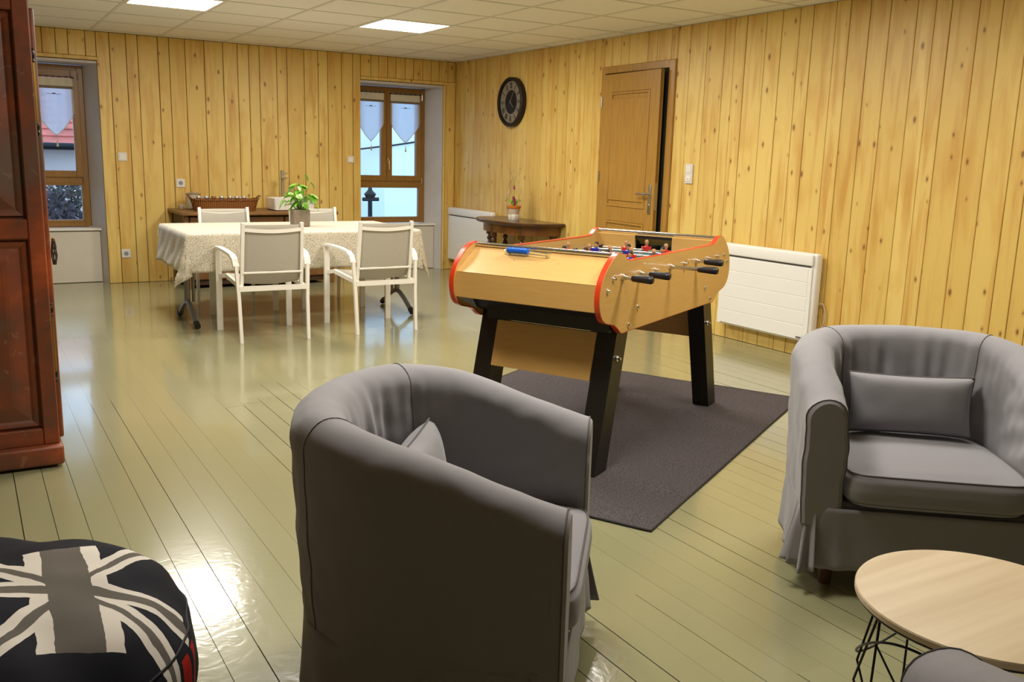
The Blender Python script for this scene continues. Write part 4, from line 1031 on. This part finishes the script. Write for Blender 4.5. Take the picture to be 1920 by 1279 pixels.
for rx, side, npl, _ in RODX:
    s = -1 if side == 'n' else 1
    e0, e1 = EXT.get(rx, (0.05+0.02*random.random(), 0.14))
    ya = s*(YO+e1); yb = -s*(YO+0.020)
    rod = MB().cyl((0, min(ya, yb), 0), (0, max(ya, yb), 0), 0.0080, seg=14).build('rod', CHROME, FT); rod.location = (rx, 0, zz(0.825))
    if side == 'n' or True:
        g_ = gproto if not gused else gproto.copy()
        if gused: COL.objects.link(g_)
        gused = True; g_.parent = rod; g_.location = (0, s*(YO+e0), 0); g_.rotation_euler = (-s*PI/2, 0, 0)
    for q in (-1, 1):
        big = (q == s)
        c_ = MB(); c_.cyl((0, q*(YO-0.004), 0), (0, q*(YO+(0.010 if big else 0.004)), 0), 0.0155 if big else 0.012, seg=16)
        c_.cyl((0, q*(YO), 0), (0, q*(YO+(0.018 if big else 0.012)), 0), 0.0115 if big else 0.0085, seg=14)
        c_.build('bearing', CHROME, rod)
        bo = MB().lathe([(0.009, 0.0), (0.015, 0.002), (0.015, 0.016), (0.009, 0.018)], (0, 0, 0), 14, caps=False).build('bumper', RUBBER, rod)
        bo.location = (0, q*(W2-0.030), 0); bo.rotation_euler = (PI/2, 0, 0)
    sp = 0.62/npl if npl > 1 else 0
    sp = {1: 0, 2: 0.22, 3: 0.18, 5: 0.115}[npl]
    sh = {-0.571: 0.14, -0.402: 0.03, -0.236: -0.02, -0.064: -0.04, 0.108: 0.03, 0.262: 0.0, 0.430: -0.02, 0.560: 0.03}[rx]
    for k in range(npl):
        p = pproto[side]
        if pused[side]: p = p.copy(); COL.objects.link(p)
        pused[side] = True
        p.parent = rod; p.location = (0, (k-(npl-1)/2)*sp+sh, 0); p.rotation_euler = (0, (-0.10 if side == 'n' else 0.15)+random.uniform(-0.06, 0.06), PI if side == 'n' else 0)
# bolts on the side panels
for x_, z_ in ((-0.656, 0.826), (-0.705, 0.782), (-0.404, 0.683), (-0.489, 0.619), (0.417, 0.678), (0.500, 0.615), (0.727, 0.786), (0.676, 0.824)):
    for q in (-1, 1):
        m = MB(); m.cyl((x_, q*YO, zz(z_)), (x_, q*(YO+0.003), zz(z_)), 0.0115, seg=14); m.cyl((x_, q*YO, zz(z_)), (x_, q*(YO+0.010), zz(z_)), 0.006, seg=8)
        m.build('panel_bolt', CHROME, FT)
# blue coin/ball spring handle on the sloping board
nsl = Vector((-0.52, 0, 0.855)).normalized()
def onslope(y_, t_, h_): # t_ along slope from the fold
    p = Vector((-0.752, y_, zz(0.808)))+Vector((0.155, 0, 0.098))*t_; return p+nsl*h_
bh = MB(); BLU = mat('bright_blue_plastic', (0.010, 0.13, 0.62), 0.3)
pa, pb = onslope(0.152, 0.80, 0.020), onslope(0.048, 0.80, 0.020)
dv = (pb-pa)
ball = MB()
pts = [pa+dv*(i/33) for i in range(34)]
ball.tube(pts, 0.012, 14, rs=[(0.006 if i in (0, 33) else (0.0095 if i % 3 == 0 else 0.0130)) for i in range(34)])
hb = ball.build('ball_spring_grip', BLU, FT)
m = MB(); m.tube([onslope(0.05, 0.83, 0.020), onslope(-0.042, 0.83, 0.014)], 0.0028, 6); m.tube([onslope(0.05, 0.76, 0.016), onslope(-0.042, 0.76, 0.010)], 0.0028, 6); m.build('grip_pin', CHROME, FT)
m = MB(); m.cyl(onslope(-0.045, 0.80, -0.002), onslope(-0.045, 0.80, 0.024), 0.009, seg=14); m.cyl(onslope(0.150, 0.80, -0.002), onslope(0.160, 0.80, 0.022), 0.009, seg=14); m.build('grip_mount', CHROME, FT)

# ================================================================ TUB ARMCHAIRS
HWc, CW, YFr, YB = 0.335, 0.065, 0.33, -0.252
def path(t):
    """centre line of the tub wall, t 0..1 from the +x arm front round the back to the -x arm front; returns (x, y), outward normal"""
    ya = 0.03; L1 = YFr-ya; L2 = 0.98; tot = 2*L1+L2; s = t*tot
    if s < L1: return Vector((HWc, YFr-s, 0)), Vector((1, 0, 0))
    if s > tot-L1: return Vector((-HWc, YFr-(tot-s), 0)), Vector((-1, 0, 0))
    a = (s-L1)/L2*PI
    e = 0.93
    ca, sa = math.cos(a), math.sin(a)
    def P(a_): c_, s_ = math.cos(a_), math.sin(a_); return Vector((HWc*math.copysign(abs(c_)**e, c_), ya-(ya-YB)*abs(s_)**e, 0))
    p = P(a); d_ = (P(min(PI, a+0.01))-P(max(0, a-0.01))).normalized(); nn = Vector((-d_.y, d_.x, 0))
    if nn.dot(Vector((p.x, p.y-0.03, 0))) < 0: nn = -nn
    return p, nn
def rim(y): 
    k = max(0, min(1, (YFr-y)/(YFr-YB)))
    return 0.610+0.135*math.sin(PI/2*min(1, k*1.02))**1.15
def fnoise(p, s): return noise.noise(p*s)
def shell_pt(t, v):
    """v 0..1 round the section: outer bottom -> rim -> inner bottom"""
    p, nn = path(t); Hh = rim(p.y); back = max(0, min(1, (0.03-p.y)/0.26))
    r = CW; zb = 0.22; lean = 0.012*back
    if v < 0.42:
        k = v/0.42; z = zb+(Hh-r-zb)*k; o = r*(0.78+0.22*k**0.7)+lean*k
        if k < 0.001: pass
    elif v < 0.62:
        a = (v-0.42)/0.20*PI; z = Hh-r+r*math.sin(a)*(1.0 if True else 0); o = r*math.cos(a)+lean
    else:
        k = (v-0.62)/0.38; z = Hh-r-(Hh-r-0.30)*k; o = -r*(1+0.06*math.sin(PI*k))+lean*(1-k)*0.8-0.02*k*back
    q = p+nn*o; q.z = z
    w = 0.006*fnoise(q+Vector((3, 1, 2)), 8)+0.004*fnoise(q, 19)
    if v > 0.55:   # ruched inner back and slack inner sides
        k2 = min(1, (v-0.55)/0.12)*max(0, 1-(v-0.62)/0.38*0.7)
        w += 0.016*back*k2*fnoise(Vector((t*38, v*3.0, 0)), 1.0)
        w += 0.015*(1-back)*k2*fnoise(Vector((t*12+v*9, v*5, 4)), 1.0)
    q += nn*w; q.z += 0.003*fnoise(q, 7)*(1 if 0.3 < v < 0.7 else 0)
    return q
def make_armchair():
    t = thing('tub_armchair', '', 'armchair', (0, 0, 0), 0, 'grey slipcovered tub armchairs')
    NT, NVv = 150, 72
    m = MB(); m.grid(lambda u, v: shell_pt(u, v), NT, NVv)
    # inner skin closing the bottom
    bmesh.ops.holes_fill(m.bm, edges=[], sides=0)
    m.build('tub_shell', GREY, t, angle=180)
    for s, tt in ((1, 0.0), (-1, 1.0)):
        # arm front panel: outline from the section + straight bottom
        pts = [shell_pt(tt, v/60) for v in range(61)]
        pts = [Vector((p.x, YFr+0.003, p.z)) for p in pts]
        pts[-1].z = 0.20
        cen = Vector((s*HWc, YFr+0.012, 0.42))
        m = MB(); outer = [m.bm.verts.new(p) for p in pts]; back_ = [m.bm.verts.new(p+Vector((0, -0.02, 0))) for p in pts]
        mid = [m.bm.verts.new(Vector((cen.x+(p.x-cen.x)*0.8, YFr+0.012, p.z-(0.010 if p.z > 0.5 else 0)))) for p in pts]
        for i in range(len(pts)-1):
            m.bm.faces.new((outer[i], outer[i+1], mid[i+1], mid[i])); m.bm.faces.new((back_[i], back_[i+1], outer[i+1], outer[i]))
        m.bm.faces.new(mid)
        m.build('arm_front', GREY, t, angle=30)
        MB().tube([p+Vector((0, 0.001, 0)) for p in pts[:56]], 0.0017, 6).build('piping', SEAM, t)
    # seams where the back panel meets the sides
    for tt in (0.335, 0.665):
        pts = []
        for k in range(60):
            v = k/59*0.93; p, nn = path(tt); q = shell_pt(tt, v); a = shell_pt(tt, max(0, v-0.01)); b_ = shell_pt(tt, min(1, v+0.01)); tt2 = shell_pt(min(1, tt+0.01), v)
            no = (b_-a).cross(tt2-q).normalized()
            if no.dot(q-Vector((p.x, p.y, rim(p.y)-0.12))) < 0 and v < 0.6: no = -no
            pts.append(q+ (nn if v < 0.42 else (Vector((0, 0, 1)) if v < 0.62 else -nn))*0.0008)
        MB().tube(pts, 0.0015, 5).build('seam', SEAM, t)
    # seat box + front rail
    MB().bx(-0.275, 0.275, YB+0.06, YFr-0.012, 0.11, 0.287, bevel=0.01).build('seat_base', GREY, t)
    m = MB()
    # cushion
    def cush(u, v):
        a = 2*PI*u; ca, sa = math.cos(a), math.sin(a); e = 0.22
        hxx, hyy = 0.268, 0.285
        prof = [(0.0, 0.0), (0.75, 0.0), (0.94, 0.004), (1.0, 0.028), (1.01, 0.060), (1.0, 0.098), (0.965, 0.118), (0.80, 0.132), (0.45, 0.142), (0.0, 0.145)]
        k = v*(len(prof)-1); i = min(int(k), len(prof)-2); fr = k-i; rr_ = prof[i][0]*(1-fr)+prof[i+1][0]*fr; z = prof[i][1]*(1-fr)+prof[i+1][1]*fr
        x_ = hxx*rr_*math.copysign(abs(ca)**e, ca); y_ = hyy*rr_*math.copysign(abs(sa)**e, sa)
        if y_ < -0.08: x_ *= 1-0.35*((-0.08-y_)/0.23)**1.6
        q = Vector((x_, y_+0.075, z*0.86+0.285)); w = 0.003*fnoise(q, 11)
        return q+Vector((0, 0, w))
    m.grid(cush, 88, 36, closed_u=True); bmesh.ops.remove_doubles(m.bm, verts=m.bm.verts, dist=1e-5)
    m.build('seat_cushion', GREY, t, angle=180)
    for vv_ in (6/9.0, 2.55/9):
        MB().tube([cush(i/88, vv_)*1.0+Vector((0, 0, 0.001)) for i in range(88)], 0.0020, 6, loop=True).build('piping', SEAM, t)
    # skirt
    loop = []
    for i in range(121):
        p, nn = path(i/120); loop.append((p, nn))
    for i in range(1, 40):
        loop.append((Vector((-HWc+2*HWc*i/40, YFr-0.060, 0)), Vector((0, 1, 0))))
    NL = len(loop)
    def skirt(u, v):
        i = round(u*NL) % NL; p, nn = loop[i]
        z = 0.275-0.197*v; o = CW*0.80+0.002
        corner = math.exp(-((p-Vector((HWc, YFr, 0))).length/0.07)**2)+math.exp(-((p-Vector((-HWc, YFr, 0))).length/0.07)**2)
        front = abs(nn.y-1) < 1e-3
        if front: o = CW*0.82+0.020
        fl_ = 0.006+0.016*corner
        q = p+nn*(o+fl_*v**1.3+0.006*v*math.sin(i*0.55)*(1.0 if not front else 0.35)+0.026*corner*v*math.sin(i*1.3))
        if front:
            pass
        q.z = z+0.006*math.sin(i*0.3)*v+0.012*corner*v
        w = 0.004*fnoise(q, 12); return q+nn*w
    m = MB(); m.grid(skirt, NL, 14, closed_u=True)
    o = m.build('skirt', GREY, t, angle=180); q = o.modifiers.new('s', 'SOLIDIFY'); q.thickness = 0.004; q.offset = -1
    for sg_ in (-1, 1):      # gathered pleats at the two front corners
        def pleat(u, v, sg_=sg_):
            a = PI/2*u; zg = 0.5+0.5*math.cos(u*PI*6)
            rr_ = 0.052+(0.010+0.030*zg)*v**1.2
            return Vector((sg_*(HWc+0.008+rr_*math.cos(a)*0.95), YFr-0.052+rr_*math.sin(a)*1.15, 0.285-0.208*v+0.010*math.sin(u*7)*v))
        o = MB().grid(pleat, 48, 12).build('corner_pleat', GREY, t, angle=180); q = o.modifiers.new('s', 'SOLIDIFY'); q.thickness = 0.004
    for lx, ly in ((0.285, 0.262), (-0.285, 0.262), (0.23, -0.20), (-0.23, -0.20)):
        MB().cyl((lx, ly, 0), (lx, ly, 0.13), 0.020, 0.027, 16).build('leg', LEGWOOD, t)
    return t
ch = make_armchair()
def rz_of(f_): return math.atan2(f_[1], f_[0])-PI/2
CH_N = ((-3.963, -7.612), (0.774, -0.633)); CH_R = ((-2.258, -7.674), (-0.64, -0.77)); CH_3 = ((-3.62, -9.235), (0.55, 0.83))
ch.location = (*CH_N[0], 0); ch.rotation_euler = (0, 0, rz_of(CH_N[1])); ch['label'] = 'grey slipcovered tub armchair in the middle foreground, seen from behind'
dup(ch, (*CH_R[0], 0), rz_of(CH_R[1]), 'grey slipcovered tub armchair at the right facing the round coffee table')
dup(ch, (*CH_3[0], 0), rz_of(CH_3[1]), 'grey tub armchair at the bottom edge, only one arm end showing before the table')
def pillow(loc, rz, tilt, label):
    W_, H_, D_ = 0.200, 0.100, 0.055
    def f(u, v, s):
        a, b_ = 2*u-1, 2*v-1
        k = (max(0, 1-abs(a)**3.2)*max(0, 1-abs(b_)**3.0))**0.42
        x_ = W_*a*(1-0.05*(1-abs(b_)**2)*abs(a)); z_ = H_*b_*(1-0.07*(1-abs(a)**2)*abs(b_))
        q = Vector((x_, s*D_*k, z_)); return q+Vector((0, s*0.004*fnoise(q*1.0+Vector((s, 0, 0)), 14)*k, 0))
    t = thing('lumbar_cushion', label, 'cushion', loc, rz, 'small grey lumbar cushions')
    m = MB(); m.grid(lambda u, v: f(u, v, 1), 36, 22); m.grid(lambda u, v: f(u, v, -1), 36, 22); bmesh.ops.remove_doubles(m.bm, verts=m.bm.verts, dist=1e-5)
    c_ = m.build('cushion_cover', GREY, t, angle=180); c_.rotation_euler = (tilt, 0, 0)
    eg = [(i/36, 0) for i in range(36)]+[(1, j/22) for j in range(22)]+[(1-i/36, 1) for i in range(36)]+[(0, 1-j/22) for j in range(22)]
    m = MB(); m.tube([f(u, v, 1) for u, v in eg], 0.003, 6, loop=True); s_ = m.build('piping', SEAM, t); s_.rotation_euler = (tilt, 0, 0)
    return t
def local(CH, x_, y_, z_):
    f_ = Vector((*CH[1], 0)).normalized(); r_ = Vector((f_.y, -f_.x, 0)); p = Vector((*CH[0], 0))+r_*x_+f_*y_; return (p.x, p.y, z_)
pillow(local(CH_R, 0.0, -0.062, 0.513), rz_of(CH_R[1]), 0.16, 'small grey lumbar cushion leaning in the right-hand tub armchair')
pillow(local(CH_N, -0.02, -0.062, 0.513), rz_of(CH_N[1]), 0.16, 'small grey lumbar cushion in the foreground tub armchair, its corner showing')

# ================================================================ COFFEE TABLE
ct = thing('coffee_table', 'round pale oak coffee table on a black wire basket base', 'table', (-3.150, -8.490, 0))
OAKT = bpy.data.materials.new('pale_oak_veneer'); n, l = nodes(OAKT); b = n['Principled BSDF']
tc = n.new('ShaderNodeTexCoord'); mp = n.new('ShaderNodeMapping'); mp.inputs['Rotation'].default_value = (0, 0, 1.15); mp.inputs['Scale'].default_value = (1.6, 26, 1)
l.new(tc.outputs['Object'], mp.inputs[0]); ns = n.new('ShaderNodeTexNoise'); ns.inputs['Scale'].default_value = 1.0; ns.inputs['Detail'].default_value = 6; l.new(mp.outputs[0], ns.inputs['Vector'])
mr = n.new('ShaderNodeMapRange'); mr.inputs[1].default_value = 0.3; mr.inputs[2].default_value = 0.7; l.new(ns.outputs[0], mr.inputs[0])
l.new(mixc(n, l, mr.outputs[0], (0.58, 0.44, 0.26), (0.72, 0.58, 0.38)), b.inputs['Base Color']); b.inputs['Roughness'].default_value = 0.42
R0 = 0.250
MB().lathe([(0.0, 0.404), (R0-0.003, 0.404), (R0, 0.407), (R0, 0.417), (R0-0.002, 0.420), (0.0, 0.420)], (0, 0, 0), 96, caps=False).build('tabletop', OAKT, ct, angle=30)
MB().lathe([(0.0, 0.398), (R0-0.006, 0.398), (R0-0.002, 0.402), (R0-0.002, 0.4038), (0.0, 0.4038)], (0, 0, 0), 96, caps=False).build('table_underlayer', BLACK, ct, angle=30)
ringp = lambda r, z, n_=64: [(r*math.cos(2*PI*i/n_), r*math.sin(2*PI*i/n_), z) for i in range(n_)]
MB().tube(ringp(0.205, 0.393), 0.0035, 8, loop=True).build('top_ring', IRON, ct)
MB().tube(ringp(0.155, 0.004), 0.0035, 8, loop=True).build('bottom_ring', IRON, ct)
NW = 8
for k in range(NW):
    a = 2*PI*k/NW+0.2
    P_ = lambda ang, r, z: (r*math.cos(ang), r*math.sin(ang), z)
    for d_ in (-1, 1):
        MB().tube([P_(a, 0.205, 0.392), P_(a+d_*0.20, 0.234, 0.20), P_(a+d_*0.62, 0.156, 0.004)], 0.0028, 6).build('wire', IRON, ct)
MB().tube([(*(Vector((0.232*math.cos(2*PI*i/96), 0.232*math.sin(2*PI*i/96), 0.29+0.085*math.sin(4*PI*i/96*1.0+1.4)))),) for i in range(96)], 0.0028, 6, loop=True).build('wavy_hoop', IRON, ct)

# ================================================================ BEAN BAG
BBM = bpy.data.materials.new('black_flag_print_fabric'); n, l = nodes(BBM); b = n['Principled BSDF']
tc = n.new('ShaderNodeTexCoord'); spx = n.new('ShaderNodeSeparateXYZ')
nz = n.new('ShaderNodeTexNoise'); nz.inputs['Scale'].default_value = 9; nz.inputs['Detail'].default_value = 3; l.new(tc.outputs['Object'], nz.inputs['Vector'])
va = n.new('ShaderNodeVectorMath'); va.operation = 'MULTIPLY_ADD'; l.new(nz.outputs['Color'], va.inputs[0]); va.inputs[1].default_value = (0.03, 0.03, 0); l.new(tc.outputs['Object'], va.inputs[2])
l.new(va.outputs[0], spx.inputs[0])
X_, Y_, Z_ = spx.outputs
FX, FY = 0.200, -0.065          # flag centre on the bag (object coordinates)
px_ = mnode(n, l, 'SUBTRACT', X_, FX); py_ = mnode(n, l, 'SUBTRACT', Y_, FY)
ax = mnode(n, l, 'ABSOLUTE', px_); ay = mnode(n, l, 'ABSOLUTE', py_); ayh = mnode(n, l, 'ABSOLUTE', mnode(n, l, 'ADD', py_, mnode(n, l, 'MULTIPLY', px_, 0.30)))
lt = lambda a, b_: mnode(n, l, 'LESS_THAN', a, b_)
dg = mnode(n, l, 'ABSOLUTE', mnode(n, l, 'SUBTRACT', mnode(n, l, 'MULTIPLY', ax, 1.15), mnode(n, l, 'MULTIPLY', ay, 1.0)))
inside = mnode(n, l, 'MULTIPLY', lt(ax, 0.205), lt(ay, 0.205))
white = mnode(n, l, 'MAXIMUM', mnode(n, l, 'MAXIMUM', lt(ax, 0.074), lt(ayh, 0.036)), lt(dg, 0.044))
grey = mnode(n, l, 'MAXIMUM', mnode(n, l, 'MAXIMUM', lt(ax, 0.042), lt(ayh, 0.016)), lt(dg, 0.014))
top_ = mnode(n, l, 'GREATER_THAN', Z_, 0.17)
base = mixc(n, l, 0.5, (0.006, 0.006, 0.012), (0.010, 0.010, 0.016))
c1_ = mixc(n, l, mnode(n, l, 'MULTIPLY', white, mnode(n, l, 'MULTIPLY', inside, top_)), base, (0.76, 0.70, 0.62))
c2_ = mixc(n, l, mnode(n, l, 'MULTIPLY', grey, mnode(n, l, 'MULTIPLY', inside, top_)), c1_, (0.135, 0.118, 0.100))
# red patches of a second print on the side
ang = mnode(n, l, 'ARCTAN2', Y_, X_)
rb = mnode(n, l, 'MULTIPLY', lt(mnode(n, l, 'ABSOLUTE', mnode(n, l, 'SUBTRACT', ang, -0.40)), 0.10), mnode(n, l, 'MULTIPLY', lt(Z_, 0.285), mnode(n, l, 'GREATER_THAN', Z_, 0.13)))
rb2 = mnode(n, l, 'MULTIPLY', lt(mnode(n, l, 'ABSOLUTE', mnode(n, l, 'SUBTRACT', ang, 0.20)), 0.05), mnode(n, l, 'MULTIPLY', lt(Z_, 0.345), mnode(n, l, 'GREATER_THAN', Z_, 0.28)))
rbh = lt(mnode(n, l, 'ABSOLUTE', mnode(n, l, 'SUBTRACT', ang, -0.40)), 0.028)
l.new(mixc(n, l, mnode(n, l, 'MAXIMUM', mnode(n, l, 'SUBTRACT', rb, mnode(n, l, 'MULTIPLY', rb, rbh)), rb2), c2_, (0.50, 0.018, 0.010)), b.inputs['Base Color'])
b.inputs['Roughness'].default_value = 0.85; b.inputs['Specular IOR Level'].default_value = 0.25
def bag(u, v):
    a = 2*PI*u; ph = PI*v   # v 0 top .. 1 bottom
    r = 0.435*(abs(math.sin(ph))**0.62); z = 0.215+0.215*math.copysign(abs(math.cos(ph))**0.75, math.cos(ph))
    z -= 0.045*math.exp(-((r-0.40)/0.10)**2)*0 
    z = max(z, 0.0)
    if z > 0.2: z -= 0.05*(max(0, -math.cos(a-0.3))*(r/0.42))*0.6
    q = Vector((r*math.cos(a), r*math.sin(a), z))
    w = 0.016*fnoise(q, 5)+0.009*fnoise(q+Vector((2, 2, 2)), 12)
    # creases radiating to the near side
    w += 0.010*math.sin(a*9+3*z)*max(0, math.sin(ph))**6*0.5
    n_ = Vector((math.cos(a)*0.7, math.sin(a)*0.7, (z-0.2)*4)).normalized()
    q += n_*w; q.z = max(0.0005, q.z); return q
m = MB(); m.grid(bag, 120, 70, closed_u=True); bmesh.ops.remove_doubles(m.bm, verts=m.bm.verts, dist=1e-5)
bb = thing('bean_bag', 'black bean bag with a grey and white union flag print at the lower left', 'bean bag', (-4.950, -7.500, 0))
m.build('bag_cover', BBM, bb, angle=180)
MB().tube([bag(i/120, 0.40)*1.0+Vector((0, 0, 0.0)) for i in range(120)], 0.003, 5, loop=True).build('seam', mat('black_piping', (0.004, 0.004, 0.006), 0.7), bb)

# ================================================================ OUTSIDE
gr = struct(MB().bx(-30, 30, 0.5, 60, -1.10, -0.90).build('ground', mat('grey_gravel_yard', (0.30, 0.31, 0.32), 0.9, var=0.2, vscale=2), smooth=False))
def house(nm_, label, x0, x1, y0, y1, z1, wallm, roofm, roof_h, eave=0.35):
    t = thing(nm_, label, 'building', ((x0+x1)/2, (y0+y1)/2, -0.90)); hx_, hy_ = (x1-x0)/2, (y1-y0)/2; z1 += 0.90
    MB().bx(-hx_, hx_, -hy_, hy_, 0, z1).build('wall', wallm, t, smooth=False)
    if roof_h:
        ex, ey = hx_+eave, hy_+eave
        r_ = MB(); r_.rings([[Vector((-ex, -ey, z1)), Vector((ex, -ey, z1)), Vector((ex, ey, z1)), Vector((-ex, ey, z1))], [Vector((-ex, -0.05, z1+roof_h)), Vector((ex, -0.05, z1+roof_h)), Vector((ex, 0.05, z1+roof_h)), Vector((-ex, 0.05, z1+roof_h))]])
        ro = r_.build('roof', roofm, t, smooth=False)
        MB().cyl((-ex, -ey-0.05, z1-0.04), (ex, -ey-0.05, z1-0.04), 0.07, seg=10).build('gutter', IRON, t)
        tl = MB(); ncol = 30
        sl = Vector((0, ey-0.05, roof_h)); 
        for rr_ in range(18):
            k0 = rr_/18; y_ = -ey+(ey-0.05)*k0; z_ = z1+roof_h*k0
            tl.box((0, y_+0.02, z_+0.03), (2*ex, 0.06, 0.035), rot=(math.atan2(roof_h, ey), 0, 0))
        tl.build('tile_course', roofm, t, smooth=False)['kind'] = 'stuff'
    return t
TERRA = mat('red_roof_tile', (0.62, 0.15, 0.10), 0.8, var=0.35, vscale=5)
hA = house('neighbour_house', 'beige neighbouring house with red tiled roof outside the left window', -6.0, 0.75, 11.5, 18.0, 1.32, mat('beige_render', (0.66, 0.50, 0.42), 0.9, var=0.1, vscale=1.2), TERRA, 2.6)
MB().bx(-1.60, -0.80, -3.28, -3.24, 1.20, 2.0).build('window', mat('dark_house_glass', (0.05, 0.06, 0.08), 0.2), hA, smooth=False)
MB().bx(1.85, 2.30, -3.28, -3.24, 0.1, 1.7).build('door', mat('dark_brown_shutter', (0.06, 0.04, 0.03), 0.6), hA, smooth=False)
hB = house('white_house', 'bright white rendered house wall filling the right-hand window', 2.53, 11.0, 8.0, 13.0, 5.0, mat('white_render', (0.86, 0.88, 0.84), 0.9), None, 0)
hC = house('grey_house', 'pale lavender-grey house wall beyond, left of the white house', 1.3, 9.5, 16.0, 22.0, 5.4, mat('lavender_render', (0.26, 0.28, 0.42), 0.9, var=0.12, vscale=0.8), None, 0)
MB().bx(-2.6, -1.9, -3.03, -3.0, 1.2, 2.6).build('window', bpy.data.materials['dark_house_glass'], hC, smooth=False)
for yy_, xa_, label in ((4.6, -0.3, 'dark iron post with a crosshead outside the right-hand window'),):
    t = thing('yard_post', label, 'post', (0.833, yy_, -0.90))
    MB().cyl((0, 0, 0), (0, 0, 1.48), 0.045, 0.035, 12).build('pole', IRON, t)
    MB().bx(-0.13, 0.15, -0.03, 0.03, 1.44, 1.50, bevel=0.01).build('crosshead', IRON, t, smooth=False)
    MB().lathe([(0.0, 0.0), (0.07, 0.0), (0.10, 0.06), (0.04, 0.12), (0.02, 0.20), (0.0, 0.22)], (0, 0, 1.495), 12, caps=False).build('finial', IRON, t)
cb = MB().tube([(1.6+0.85*i/16, 15.98-8.04*i/16, 1.55-0.10*i/16-0.20*math.sin(PI*i/16)) for i in range(17)]+[(2.55+2.2*i/10, 7.945, 1.455+0.36*i/10) for i in range(11)], 0.018, 6); tag(cb.build('overhead_cable', IRON, None), 'thin dark overhead cable crossing outside the right-hand window', 'cable')
LVS = {}
def shrub(x_, y_, h_, r_, col_, label, seed_):
    random.seed(seed_); t = thing('shrub', label, 'shrub', (x_, y_, -0.90), 0, 'shrubs outside the left window')
    m = MB()
    for k in range(900):
        a = random.uniform(0, 2*PI); e_ = random.uniform(-1, 1); q = random.uniform(0.55, 1.0)
        p = Vector((r_*q*math.cos(a)*math.sqrt(1-e_*e_), r_*q*math.sin(a)*math.sqrt(1-e_*e_), h_*0.55+h_*0.45*q*e_))
        d1 = Vector((random.uniform(-1, 1), random.uniform(-1, 1), random.uniform(-1, 1))).normalized()*0.07; d2 = d1.orthogonal().normalized()*0.035
        m.bm.faces.new([m.bm.verts.new(z) for z in (p-d1, p+d2, p+d1, p-d2)])
    m.build('foliage', mat('foliage_%s' % seed_, col_, 0.8, var=0.4, vscale=8), t, smooth=False)['kind'] = 'stuff'
    m = MB()
    for k in range(6):
        a = k*1.05; m.tube([(0, 0, 0), (0.25*r_*math.cos(a), 0.25*r_*math.sin(a), h_*0.4), (0.6*r_*math.cos(a+0.3), 0.6*r_*math.sin(a+0.3), h_*0.85)], 0.02, 5)
    m.build('branch', DARKWOOD, t)
shrub(-4.25, 5.3, 1.15, 0.42, (0.06, 0.15, 0.03), 'dark green shrub seen low in the left window', 31)
shrub(-3.75, 6.8, 1.55, 0.62, (0.055, 0.030, 0.032), 'brown winter shrub seen low in the left window beside the green one', 32)
shrub(-3.15, 8.6, 1.7, 0.70, (0.060, 0.045, 0.030), 'ochre-leaved shrub at the right of the left window view', 33)
